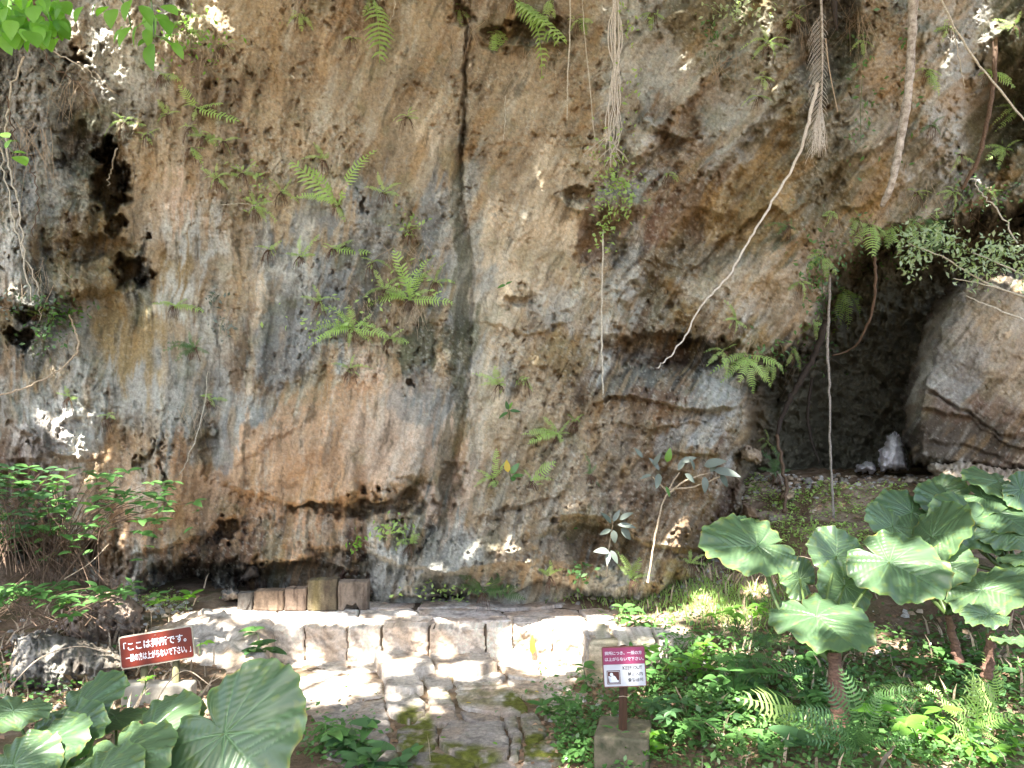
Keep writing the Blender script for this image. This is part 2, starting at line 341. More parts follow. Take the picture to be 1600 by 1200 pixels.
# ------------------------------------------------------------------ the cliff: depth of the wall in metres over the photograph's directions
DG = np.array([  # u = -400, 0, 200, 400, 600, 800, 1000, 1200, 1400, 1600, 2000 ; rows v = -500, 0, 200, 400, 600, 700, 800, 950, 1100
    [7.6, 8.3, 8.4, 8.3, 8.2, 8.1, 7.9, 7.6, 7.4, 7.4, 7.4],
    [7.4, 8.1, 8.3, 8.2, 8.1, 8.1, 8.0, 7.7, 7.6, 7.9, 7.9],
    [7.3, 8.0, 8.4, 8.2, 8.1, 8.1, 8.0, 7.9, 7.9, 8.4, 8.3],
    [7.2, 7.9, 8.4, 8.2, 8.1, 8.1, 8.2, 8.3, 8.6, 9.0, 8.8],
    [7.1, 7.8, 8.1, 8.1, 7.9, 8.0, 8.2, 8.7, 9.0, 9.2, 9.0],
    [7.0, 7.7, 8.0, 7.9, 7.75, 8.0, 8.1, 8.9, 9.6, 9.6, 9.0],
    [7.0, 7.6, 7.9, 7.9, 7.9, 7.9, 8.0, 8.9, 9.6, 9.6, 9.0],
    [7.0, 7.6, 7.9, 8.1, 8.1, 8.0, 8.1, 8.9, 9.6, 9.6, 9.0],
    [7.0, 7.6, 7.9, 8.1, 8.1, 8.0, 8.1, 8.9, 9.6, 9.6, 9.0]])
DU = np.array([-400, 0, 200, 400, 600, 800, 1000, 1200, 1400, 1600, 2000.]); DV = np.array([-500, 0, 200, 400, 600, 700, 800, 950, 1100.])
def interp_grid(u, v):
    i = np.clip(np.searchsorted(DU, u) - 1, 0, len(DU) - 2); j = np.clip(np.searchsorted(DV, v) - 1, 0, len(DV) - 2)
    fx = sstep(0, 1, np.clip((u - DU[i]) / (DU[i + 1] - DU[i]), 0, 1)); fy = sstep(0, 1, np.clip((v - DV[j]) / (DV[j + 1] - DV[j]), 0, 1))
    return (DG[j, i] * (1 - fx) + DG[j, i + 1] * fx) * (1 - fy) + (DG[j + 1, i] * (1 - fx) + DG[j + 1, i + 1] * fx) * fy
CAVE = [(1170, 590), (1215, 545), (1262, 505), (1285, 440), (1330, 385), (1400, 352), (1480, 345), (1560, 318), (1660, 300), (1900, 300), (1900, 900), (1150, 900), (1160, 700)]
def ledge(u, v, pts, amp, length, sharp=7):   # rock above the line stands out over what is below it
    xs = np.array([p[0] for p in pts], float); ys = np.array([p[1] for p in pts], float)
    t = np.interp(u, xs, ys) - v; w = sstep(xs[0], xs[0] + 30, u) * (1 - sstep(xs[-1] - 30, xs[-1], u))
    return -amp * w * np.where(t > 0, np.exp(-np.maximum(t, 0) / length), np.clip(1 + t / sharp, 0, 1))
def roughness_map(u, v, a, b):
    m = .35 + .9 * sstep(-.15, .35, fbm(a * .9, b * .9, 3, 101))
    for (u0, v0, ru, rv, k) in [(470, 690, 170, 120, -.8), (620, 690, 110, 110, -.8), (640, 200, 160, 160, -.25), (850, 250, 150, 160, -.3), (760, 450, 60, 200, -.4),
                                (120, 150, 180, 200, .7), (400, 110, 120, 100, .5), (980, 250, 130, 140, .6), (940, 500, 150, 120, .6), (1000, 760, 250, 180, .8),
                                (640, 860, 160, 90, .7), (60, 420, 120, 120, .5), (1300, 100, 90, 130, .4), (250, 560, 110, 120, -.4), (1450, 150, 100, 100, -.2)]:
        m = m + k * ell(u, v, u0, v0, ru, rv)
    return np.clip(m, .1, 1.5)
def detail(u, v, a, b, rough):
    st, sb = flow(u, v); st = st + .05 * fbm(a * 6, b * 6, 3, 9)
    d = -.17 * fbm(st * 1.1, sb * .45, 4, 1) - .20 * ridged(st * .95, sb * .22, 2, 17) * sstep(850, 1050, u) * (1 - sstep(1650, 1800, u))
    d -= .12 * ridged(st * 2.2, sb * .5, 3, 13) * (.6 + .4 * rough)
    d -= .055 * ridged(st * 6, sb * 1.5, 4, 19, .6) * (.35 + .65 * rough)
    d -= .065 * rough * ridged(a * 5 + .3 * st, b * 4.4, 5, 21, .6)
    fz = 1 - np.abs(perlin(st * 2.6 + .5 * a, sb * 1.9 - .6 * a, 33)); fz2 = 1 - np.abs(perlin(a * 3.4 + .8 * b, b * 3.1, 35))
    d += (.05 * sstep(.94, 1, fz) * sstep(.0, .3, perlin(a * 2.7, b * 2.7, 34)) + .03 * sstep(.96, 1, fz2) * sstep(.1, .35, perlin(a * 3.1, b * 3.1, 36))) * np.clip(rough - .4, 0, 1)
    d -= .024 * (.25 + rough) * fbm(a * 24, b * 19, 4, 29, .62)
    w, idr = worley(a * 9 + .3 * w_(a, b, 1), b * 8 + .3 * w_(a, b, 2), 3)
    d += .10 * np.clip(1 - w / (.10 + .30 * idr ** 3), 0, 1) ** .5 * (idr > .6) * (.05 + .8 * rough)
    w2, id2 = worley(a * 30, b * 28, 5)
    d += .014 * np.clip(1 - w2 / (.12 + .28 * id2 ** 2), 0, 1) ** .5 * (id2 > .55) * (.25 + .75 * rough)
    return d
def w_(a, b, s): return perlin(a * 20, b * 20, 200 + s)
def cliff_depth(u, v):
    a = (u - 800) / 151; b = (640 - v) / 151
    rough = roughness_map(u, v, a, b)
    wu = u + 16 * fbm(a * 3, b * 3, 4, 111) + 5 * fbm(a * 15, b * 15, 2, 112); wv = v + 16 * fbm(a * 3, b * 3, 4, 121) + 5 * fbm(a * 15, b * 15, 2, 122)
    d = interp_grid(u, v)
    d = d + detail(u, v, a, b, rough)
    # the tall crack and the recessed strip beside it
    lip = np.interp(v, [-200, 60, 180, 290, 420, 560, 640, 780], [728, 730, 726, 722, 742, 738, 728, 705]) + 3 * perlin(b * 9, b * 0, 5)
    t = lip - wu * .25 - u * .75
    rec = np.where((t > 0) & (t < 60), np.clip(1 - t / np.interp(v, [0, 200, 300, 500, 700, 800], [5, 7, 18, 28, 28, 18]), 0, 1), 0) * sstep(-10, 40, v) * (1 - sstep(740, 800, v))
    d += .16 * np.sqrt(rec)
    d += .085 * crack(u + 3 * perlin(b * 12, a * 3, 6), v, [(731, -150), (735, 60), (728, 110), (730, 150), (722, 230), (720, 290)], 3.2)
    hu = wu + 22 * fbm(a * 7, b * 7, 3, 131); hv = wv + 22 * fbm(a * 7, b * 7, 3, 141)
    # holes, hollows, undercuts: (u, v, ru, rv, angle, depth)
    for (u0, v0, ru, rv, an, k) in [(163, 235, 15, 24, 0, 1.0), (172, 290, 30, 50, -12, 1.1), (178, 345, 14, 36, 5, .7), (208, 425, 34, 26, 0, .9), (120, 235, 30, 50, 0, .3),
                                    (155, 390, 60, 24, 0, .35), (230, 372, 8, 10, 0, .3), (38, 530, 18, 20, 0, .5), (45, 490, 22, 12, 0, .3), (90, 250, 10, 14, 0, .3),
                                    (120, 90, 24, 10, 0, .35), (812, 468, 34, 14, -18, .22), (560, 315, 8, 16, 0, .25), (640, 600, 7, 9, 0, .2),
                                    (270, 925, 60, 50, -30, .6), (352, 830, 34, 14, -18, .35), (330, 905, 70, 34, 0, .6), (460, 905, 100, 34, 0, .6), (520, 870, 60, 18, 0, .3), (120, 900, 90, 50, 0, .6), (30, 890, 90, 60, 0, .6),
                                    (600, 790, 60, 24, -8, .55), (500, 790, 50, 12, 0, .3), (690, 905, 50, 26, 0, .7), (750, 900, 50, 22, 0, .6), (640, 760, 30, 20, 0, .2),
                                    (1050, 548, 120, 30, 4, .7), (870, 870, 60, 30, -20, .5), (920, 850, 40, 40, -30, .4), (815, 52, 70, 22, -8, .4), (720, 20, 16, 30, 0, .3), (1060, 205, 60, 26, -50, .22),
                                    (940, 390, 36, 60, 0, .25), (900, 300, 26, 12, -20, .3), (1020, 480, 50, 60, 0, .25), (700, 770, 20, 60, 10, .25), (1290, 40, 60, 90, 10, .5), (1550, 180, 60, 120, 10, .6),
                                    (1190, 250, 70, 40, -60, .25), (1100, 380, 70, 50, -40, .25), (230, 715, 8, 34, 18, .2), (256, 735, 6, 60, -4, .12), (405, 610, 60, 18, -24, -.06), (330, 700, 12, 50, 5, .15),
                                    (150, 690, 70, 60, 0, .15), (60, 760, 70, 50, 0, .3)]:
        d += k * sstep(0, 1, ell(hu, hv, u0, v0, ru * 1.12, rv * 1.12, an))
    for (u0, v0, ru, rv, an, k) in [(560, 690, 120, 95, -20, .26), (430, 700, 100, 60, -35, .2), (230, 760, 60, 70, 10, .2), (260, 640, 60, 90, 0, .12), (1000, 215, 34, 40, 10, .3),
                                    (1170, 470, 90, 80, -30, .25), (960, 320, 50, 24, 0, .25), (850, 620, 90, 80, -30, .15), (600, 230, 110, 160, 0, .1), (860, 260, 100, 150, 0, .12),
                                    (1250, 380, 90, 60, -40, .2), (760, 360, 14, 80, 6, .07), (410, 480, 12, 100, 5, .07), (330, 500, 10, 80, 0, .07), (470, 640, 150, 14, -38, .08), (780, 830, 90, 50, -30, .25),
                                    (130, 440, 60, 30, 0, .3), (1350, 160, 70, 90, 30, .2), (1460, 130, 50, 110, 12, .25)]:
        d -= k * sstep(0, .9, ell(wu, wv, u0, v0, ru * 1.2, rv * 1.2, an))
    for pts, amp, ln in [([(330, 740), (380, 768), (470, 785), (545, 775), (575, 760)], .34, 90), ([(560, 740), (580, 782), (620, 776), (655, 740), (680, 690)], .3, 70),
                         ([(180, 870), (260, 850), (330, 830), (390, 790)], .25, 60), ([(380, 885), (440, 872), (520, 880), (570, 895)], .4, 50), ([(560, 850), (640, 885), (720, 880), (760, 850)], .3, 70),
                         ([(760, 60), (800, 75), (850, 68), (900, 50)], .22, 60), ([(980, 160), (1020, 200), (1070, 215), (1110, 190)], .25, 50), ([(700, 220), (760, 222), (810, 220)], .05, 30),
                         ([(1080, 540), (1140, 560), (1200, 560), (1270, 515)], .3, 70), ([(900, 660), (930, 635), (960, 610)], .1, 30), ([(0, 470), (80, 480), (160, 440)], .3, 60), ([(0, 640), (70, 700), (150, 720)], .2, 60),
                         ([(850, 300), (900, 325), (950, 330)], .2, 40), ([(740, 500), (820, 520), (900, 500)], .1, 40), ([(1180, 310), (1240, 330), (1310, 260), (1420, 200)], .22, 60), ([(1050, 300), (1130, 250), (1200, 170), (1260, 120)], .12, 60),
                         ([(1000, 520), (1080, 420), (1150, 360), (1230, 300)], .16, 50), ([(1300, 330), (1400, 300), (1480, 240), (1530, 150)], .25, 70)]:
        d += ledge(wu, wv, pts, amp, ln)
    # the cave on the right, cut back behind the overhang
    c = sdf(wu, wv, CAVE); m = sstep(-4, 24, c)
    inner = 12.6 - .9 * sstep(700, 350, v) - 1.1 * sstep(1330, 1180, u) + .5 * detail(u, v, a * 1.3, b * 1.3, rough * 0 + 1.2) * 3 - .5 * ridged(a * 2 + b, b * 2 - a, 5, 301, .6)
    inner = inner - .8 * sstep(1400, 1600, u) * sstep(470, 330, v)
    d = d * (1 - m) + inner * m
    return d, rough
du = np.concatenate([np.arange(-900, -40, 14), np.arange(-40, 1640, 1.75), np.arange(1640, 2500, 14)])
dv = np.concatenate([np.arange(-700, -30, 12), np.arange(-30, 960, 1.75), np.arange(960, 1120, 12)])
UU, VV = np.meshgrid(du, dv)
DD, RR = cliff_depth(UU, VV)
k = (600 - VV) / F
ty = (k * cp + sp_) / (cp - k * sp_); tx = (UU - 800) / F / (cp - k * sp_)
CV = np.stack([tx * DD, DD, CAM.z + ty * DD], -1).reshape(-1, 3)
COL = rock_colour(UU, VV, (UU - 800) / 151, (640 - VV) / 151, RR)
cavem = sstep(0, 60, sdf(UU, VV, CAVE))[..., None]   # grey cave rock, its colour toned down to deepen the cave's shade
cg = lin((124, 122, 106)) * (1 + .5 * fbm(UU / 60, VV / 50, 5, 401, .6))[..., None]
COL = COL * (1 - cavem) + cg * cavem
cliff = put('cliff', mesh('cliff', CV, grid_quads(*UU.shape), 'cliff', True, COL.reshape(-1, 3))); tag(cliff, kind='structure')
iu = np.arange(len(du)); iv = np.arange(len(dv))
def cliffY(u, v):
    i = int(np.interp(u, du, iu)); j = int(np.interp(v, dv, iv)); s = DD[max(j - 2, 0):j + 3, max(i - 2, 0):i + 3]; return float(s.min())
def K(u, v, off=.04): return P(u, v, cliffY(u, v) - off)    # a point on the wall
# cliff top running back
Vt = []; 
for i in range(0, len(du), 8):
    p = CV[i]; Vt += [tuple(p), (p[0] * 1.05, p[1] + 3, p[2] + 1.2), (p[0] * 1.3, p[1] + 40, p[2] + 3)]
n3 = len(Vt) // 3
put('cliff_top', mesh('cliff_top', Vt, [(3 * i + j, 3 * i + 3 + j, 3 * i + 4 + j, 3 * i + 1 + j) for i in range(n3 - 1) for j in range(2)], 'ground', True, np.tile(lin((80, 84, 50)), (len(Vt), 1))))['kind'] = 'structure'

# ------------------------------------------------------------------ the ground
GP = [(0, 930, 7.4), (120, 960, 7.2), (250, 935, 7.9), (0, 1010, 6.4), (120, 1060, 6.0), (60, 1150, 5.0), (240, 1100, 5.6), (350, 1090, 5.7), (400, 1010, 7.0)]
GC = [tuple(P(*g)) for g in GP] + [(-2.1, 7, 0), (-1.3, 7.3, .0), (0, 7.3, 0), (.6, 7, 0), (-1.6, 6.2, 0), (-1, 5, 0), (0, 6, 0), (.5, 5.4, 0), (0, 4.5, 0), (-1.1, 5.5, 0), (.4, 4.8, 0), (.3, 6.6, 0),
      (-.5, 8.2, .25), (-2, 8.2, .25), (.8, 8.1, .4), (-3.3, 8.1, .4), (-1, 3.6, .05), (.3, 3.5, .05), (0, 1.5, .4), (0, 0, .7), (-3, 2, .6), (3, 2, .6), (-3, 4, .45), (2.6, 3.8, .35), (0, -4, .7), (-5, 6, .8), (-6, 8, 1.3),
      (6.5, 5, .8), (7.5, 8, 1.5), (4.6, 4, .5), (1.0, 5.0, .08), (1.15, 5.8, .12)]
GC += [tuple(P(*g)) for g in [(1050, 900, 7.9), (1150, 935, 7.2), (1120, 880, 8.0), (1200, 805, 8.2), (1300, 815, 7.7), (1300, 755, 8.8), (1450, 750, 8.6), (1350, 741, 9.6), (1220, 745, 9.4), (1480, 741, 10.2), (1580, 770, 8.2),
                               (1250, 1000, 6.2), (1400, 1000, 6.0), (1550, 1000, 5.6), (1150, 1010, 6.0), (1100, 1100, 5.2), (1300, 1190, 4.3), (1450, 1120, 4.9), (1500, 870, 7.0), (1300, 900, 7.0), (1000, 960, 7.2)]]
GC = np.array(GC)
def ground_z(x, y):
    x = np.asarray(x, float); y = np.asarray(y, float); num = 0; den = 1e-12; 
    for (gx, gy, gz) in GC:
        w = 1 / ((x - gx) ** 2 + (y - gy) ** 2 + .06) ** 2; num = num + w * gz; den = den + w
    z = num / den
    far = sstep(12, 30, np.hypot(x, y - 5)); z = z * (1 - far) + .6 * far
    path = sstep(.25, -.15, np.abs(x + .25 + (y - 5) * .25) - (.75 + (y - 5) * .35)) * (y < 7.6)
    return z + (.05 * fbm(x * 1.7, y * 1.7, 4, 501) + .02 * fbm(x * 12, y * 12, 3, 511)) * (1 - .7 * path) + .10 * fbm(x * 3.3, y * 3.3, 4, 517) * sstep(7.7, 8.4, y) * sstep(1.2, 1.9, x) - .008 * path
gx = np.concatenate([np.linspace(-300, -8, 24)[:-1], np.arange(-8, 8, .045), np.linspace(8, 300, 24)])
gy = np.concatenate([np.linspace(-300, -3, 20)[:-1], np.arange(-3, 2.5, .12), np.arange(2.5, 11.5, .04), np.linspace(11.5, 300, 24)])
GX, GY = np.meshgrid(gx, gy); GZ = ground_z(GX, GY)
GXY = np.stack([GX, GY, GZ], -1).reshape(-1, 3)
soil = lin((110, 92, 74)); pale = lin((172, 154, 136)); green = lin((72, 78, 40))
t1 = sstep(-.1, .3, fbm(GX * 2.5, GY * 2.5, 5, 521, .6))[..., None]; t2 = sstep(0, .3, fbm(GX * 5, GY * 5, 4, 531))[..., None]
dry = (ell(GX, GY, 2.7, 8.4, 2.6, 1.5) + ell(GX, GY, .9, 7.7, 1.8, .9) + .6 * ell(GX, GY, -1, 6, 2, 2))[..., None].clip(0, 1)
gcol = soil * (1 - t1) + pale * t1 * (.5 + .5 * dry) + soil * t1 * .5 * (1 - dry); gcol = gcol * (1 - t2 * .5 * (1 - dry)) + green * t2 * .5 * (1 - dry)
gcol = gcol * (1 + .5 * fbm(GX * 14, GY * 14, 4, 541, .6))[..., None]
tag(put('ground', mesh('ground', GXY, grid_quads(*GX.shape), 'ground', True, np.clip(gcol.reshape(-1, 3), .01, .6))), kind='structure')
def G(x, y): return float(ground_z(np.array([x]), np.array([y]))[0])
def onground(u, v, lo=3.2, hi=11.0):          # first meeting of a pixel's ray with the ground
    ys = np.linspace(lo, hi, 160); x = xk(u, v) * ys; z = CAM.z + tanv(v) * ys; g = ground_z(x, ys); h = np.nonzero(z <= g)[0]
    y = ys[h[0]] if len(h) else hi; return Vector((float(xk(u, v) * y), float(y), G(xk(u, v) * y, y)))

# ------------------------------------------------------------------ rough stones: a relief patch over a polygon, with sides
def patch(name, poly, plane, depth, thick, res, rnd, lump, seed, mat='stone', colfn=None, parent=None, edgewob=.012):
    """poly in the plane's two coordinates (m); plane(p, q, h) gives world points, h = outward height"""
    pts = np.array(poly, float); x0, y0 = pts.min(0) - res * 2; x1, y1 = pts.max(0) + res * 2
    X, Y = np.meshgrid(np.arange(x0, x1, res), np.arange(y0, y1, res))
    s = sdf(X, Y, [tuple(p) for p in pts]) + edgewob * fbm(X * 9 + seed, Y * 9, 3, seed) * 1.6
    h = lump * fbm(X * 3.1 + seed * 3, Y * 3.1, 3, seed + 1) + lump * .55 * fbm(X * 11, Y * 11 + seed, 4, seed + 2, .6)
    w, idr = worley(X * 26 + seed, Y * 26, seed); h = h - .22 * lump * np.clip(1 - w / .4, 0, 1) * (idr > .6)
    t = np.clip(1 - s / rnd, 0, 1); h = h - rnd * (1 - np.sqrt(np.clip(1 - t * t, 0, 1)))
    h = depth + h; h = np.where(s < 0, depth - thick, h)
    Sx = np.where(s < 0, 1, 0)
    keep = (s[:-1, :-1] > -res) | (s[1:, :-1] > -res) | (s[:-1, 1:] > -res) | (s[1:, 1:] > -res)
    Wp = plane(X.ravel(), Y.ravel(), h.ravel()); u, v = project(Wp[:, 0], Wp[:, 1], Wp[:, 2])
    col = (colfn or stone_colour)(Wp, u, v, seed)
    V, Q, T = compact(Wp, grid_quads(*X.shape, keep=keep), col)
    me = mesh(name, V, Q, mat, True, T)
    if parent: rel(me, parent)
    return put(name, me, parent)
def moss_blobs(u, v):
    m = np.zeros(np.shape(u))
    for (a, b, ra, rb, k) in [(645, 1140, 40, 45, 1), (700, 1185, 100, 30, 1), (815, 1095, 40, 22, 1), (760, 1085, 90, 22, .55), (850, 1170, 60, 34, 1), (840, 1000, 10, 20, .0), (830, 1130, 40, 30, .4), (680, 1090, 60, 14, .3), (935, 1060, 20, 50, .45), (940, 1000, 12, 40, .5), (985, 1000, 60, 16, .4), (900, 1190, 50, 20, .7)]:
        m = np.maximum(m, k * sstep(0, .6, ell(u, v, a, b, ra, rb)))
    return m
def stone_colour(Wp, u, v, seed, base=(176, 167, 156)):
    x, y, z = Wp.T; r = random.Random(seed); b = lin(base) * (.85 + .35 * r.random()); g = lin((140, 134, 128)); t = lin((176, 150, 122)); dk = lin((92, 88, 84))
    p, q = x * 1 + z * .7, y + z * .9
    c = np.tile(b, (len(x), 1)); n1 = sstep(-.1, .3, fbm(p * 3, q * 3, 4, seed + 5))[:, None]; c = c * (1 - n1 * .6) + t * n1 * .6
    n2 = sstep(0, .35, fbm(p * 7, q * 7, 4, 605, .6))[:, None]; c = c * (1 - n2 * .55) + dk * n2 * .55
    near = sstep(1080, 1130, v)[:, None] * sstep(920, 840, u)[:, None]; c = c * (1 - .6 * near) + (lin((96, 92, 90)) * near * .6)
    c = c * (1 + .5 * fbm(p * 30, q * 30, 4, 611, .6))[:, None]
    m = moss_blobs(u, v) * sstep(-.35, .1, fbm(p * 6, q * 6, 4, 621, .6)); mc = lin((84, 88, 34)) * (1 + .7 * fbm(p * 25, q * 25, 3, 631))[:, None]
    c = c * (1 - m[:, None]) + mc * m[:, None]
    return np.clip(c * 1.2, .01, .75)
hplane = lambda z0: (lambda p, q, h: np.stack([p, q, z0 + h], -1))
def vplane(yf):                               # facing the camera
    return lambda p, q, h: np.stack([p, yf - h, q], -1)
def pxpoly(pts, z):
    w = [Vector(PZ(u, v, z)[:2]) for u, v in pts]; c = sum(w, Vector((0, 0))) / len(w)
    return [tuple(q + (q - c).normalized() * .008) for q in w]

# stone path leading up to the platform
path = empty('path', (0, 6, 0), None, None); path['kind'] = 'structure'
STONES = [  # outline in photograph pixels, height of the top, thickness
    ([(586, 1018), (640, 1015), (668, 1022), (680, 1040), (640, 1046), (596, 1042)], .20, .16), ([(672, 1022), (690, 1014), (760, 1016), (776, 1036), (740, 1044), (686, 1042)], .17, .14),
    ([(598, 1046), (650, 1049), (662, 1070), (640, 1076), (604, 1070)], .15, .16), ([(656, 1048), (700, 1046), (706, 1068), (690, 1078), (668, 1072)], .12, .12), ([(706, 1046), (770, 1044), (790, 1054), (776, 1072), (720, 1076), (710, 1066)], .09, .12),
    ([(604, 1074), (644, 1078), (662, 1092), (664, 1110), (640, 1122), (610, 1112), (602, 1090)], .11, .14), ([(668, 1078), (700, 1080), (712, 1104), (700, 1108), (672, 1104)], .08, .12), ([(712, 1078), (790, 1070), (812, 1086), (826, 1108), (800, 1114), (730, 1106), (716, 1096)], .06, .12),
    ([(794, 1060), (850, 1066), (880, 1082), (870, 1092), (830, 1094), (800, 1078)], .05, .1), ([(664, 1112), (710, 1108), (714, 1122), (700, 1130), (668, 1128)], .09, .1), ([(722, 1110), (780, 1118), (782, 1126), (748, 1130), (726, 1120)], .07, .1),
    ([(620, 1140), (664, 1118), (682, 1132), (684, 1158), (670, 1168), (622, 1164)], .07, .12), ([(690, 1138), (712, 1120), (740, 1130), (786, 1126), (796, 1160), (792, 1176), (748, 1186), (716, 1176), (686, 1160)], .12, .14),
    ([(788, 1120), (806, 1116), (814, 1150), (812, 1180), (796, 1184), (800, 1150)], .10, .12), ([(812, 1112), (838, 1112), (856, 1140), (842, 1160), (824, 1160), (816, 1136)], .05, .1), ([(818, 1166), (866, 1150), (884, 1186), (850, 1200), (816, 1196)], .03, .1),
    ([(640, 1172), (700, 1178), (742, 1192), (730, 1225), (640, 1225), (628, 1190)], .03, .1), ([(748, 1190), (800, 1188), (812, 1204), (790, 1225), (742, 1225)], .05, .1), ([(820, 1204), (880, 1200), (920, 1225), (820, 1240), (812, 1220)], .03, .1),
    ([(440, 1032), (500, 1024), (580, 1020), (592, 1046), (520, 1052), (450, 1046)], .07, .12), ([(430, 1052), (500, 1056), (560, 1054), (598, 1062), (600, 1086), (540, 1096), (480, 1088), (432, 1074)], .05, .12),
    ([(470, 1092), (540, 1100), (600, 1090), (604, 1118), (612, 1136), (560, 1150), (500, 1130), (470, 1112)], .04, .12), ([(780, 1040), (850, 1048), (900, 1060), (890, 1078), (840, 1062), (796, 1056)], .05, .1), ([(770, 1022), (830, 1034), (900, 1040), (915, 1056), (860, 1046), (780, 1036)], .06, .1),
    ([(860, 1096), (900, 1080), (925, 1092), (920, 1120), (880, 1130), (850, 1120)], .05, .1), ([(520, 1156), (600, 1144), (620, 1170), (630, 1200), (560, 1210), (510, 1180)], .02, .1), ([(400, 1080), (466, 1094), (466, 1120), (400, 1120)], .03, .1)]
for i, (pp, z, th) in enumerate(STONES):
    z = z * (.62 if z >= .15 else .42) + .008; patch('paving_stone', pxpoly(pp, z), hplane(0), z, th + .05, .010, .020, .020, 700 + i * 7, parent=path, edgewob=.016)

# platform: front course of blocks, paving slabs, rubble core
plat = empty('stone_platform', (-1, 7.4, 0), 'long low stone prayer platform along the foot of the cliff', 'stone platform')
ZP = .35; YF = 7.03
fb = [(262, 372, 985), (376, 474, 1000), (478, 540, 1024), (543, 592, 1036), (597, 668, 1036), (671, 756, 1040), (761, 800, 1036), (803, 862, 1046), (865, 915, 1040)]
for i, (u0, u1, vb) in enumerate(fb):
    x0, x1 = xk(u0, 1000) * YF, xk(u1, 1000) * YF; j = lambda: random.uniform(-.012, .012)
    zt = ZP - .008 + j() * .6
    patch('stone_block', [(x0 - .014, -.1), (x1 + .014, -.1), (x1 + .010 + j(), zt), (x0 - .010 + j(), zt + j())], vplane(YF + .03), .03 + random.uniform(-.015, .02), .3, .010, .020, .045, 900 + i * 7, parent=plat,
          colfn=lambda W, u, v, s: stone_colour(W, u, v, s, (198, 184, 168)))
slabs = [([(266, 970), (300, 952), (372, 946), (430, 950), (440, 971), (380, 973), (300, 973)]), ([(444, 971), (434, 950), (520, 948), (560, 952), (556, 972)]), ([(560, 972), (564, 953), (640, 952), (680, 970), (670, 972)]),
         ([(684, 970), (650, 952), (720, 950), (780, 954), (800, 970)]), ([(804, 971), (786, 954), (850, 950), (900, 952), (920, 971)]), ([(924, 971), (904, 952), (960, 950), (1010, 956), (1020, 971)]),
         ([(560, 949), (640, 948), (650, 941), (570, 938)]), ([(654, 948), (660, 938), (740, 938), (780, 950), (720, 947)]), ([(784, 951), (744, 938), (840, 938), (880, 944), (850, 948)]), ([(372, 943), (430, 947), (520, 945), (556, 948), (560, 938), (380, 936)]), ([(884, 944), (850, 938), (960, 936), (1000, 950)])]
for i, pp in enumerate(slabs):
    patch('paving_slab', pxpoly(pp, ZP), hplane(0), ZP + random.uniform(-.012, .006), .12, .012, .018, .014, 1000 + i * 7, parent=plat, colfn=lambda W, u, v, s: stone_colour(W, u, v, s, (200, 190, 182)))
core = Bag().add(*box(-3.1, 1.15, YF + .045, 8.3, -.3, ZP - .03)); put('rubble_core', rel(core.mesh('rubble_core', 'ground', False, np.tile(lin((110, 98, 84)), (8, 1))), plat), plat)
# big sloping slab of bedrock at the platform's left end
patch('bedrock_slab', [(-3.35, 6.2), (-2.9, 5.95), (-2.35, 6.2), (-2.1, 6.7), (-2.15, 7.2), (-2.9, 7.35), (-3.3, 7.05)], lambda p, q, h: np.stack([p, q, h + (q - 6.9) * .42], -1), .30, .6, .018, .12, .07, 1201)
tag(bpy.data.objects['bedrock_slab'], 'sloping grey bedrock slab behind the red brown sign', 'rock')
# low wall to the right of the path
wall = empty('retaining_wall', (1.2, 6.4, 0), 'low mossy stone wall behind the magenta and white sign', 'stone wall')
for i, (x0, x1, yf, z1) in enumerate([(.62, .84, 6.45, .42), (.86, 1.16, 6.3, .43), (1.19, 1.72, 6.33, .42), (1.75, 2.3, 6.38, .44)]):
    patch('stone_block', [(x0, -.15), (x1, -.15), (x1, z1), (x0, z1)], vplane(yf + .04), .04, .35, .012, .05, .04, 1300 + i * 7, parent=wall)
    patch('top_face', [(x0, yf), (x1, yf), (x1, yf + .5), (x0, yf + .5)], hplane(0), z1 - .02, .2, .014, .04, .03, 1400 + i * 7, parent=wall)
W1 = patch('side_block', [(6.4, -.15), (7.05, -.15), (7.05, .36), (6.4, .40)], lambda p, q, h: np.stack([.66 - h, p, q], -1), .03, .3, .012, .05, .04, 1500, parent=wall, colfn=lambda W, u, v, s: stone_colour(W, u, v, s, (196, 182, 156)))

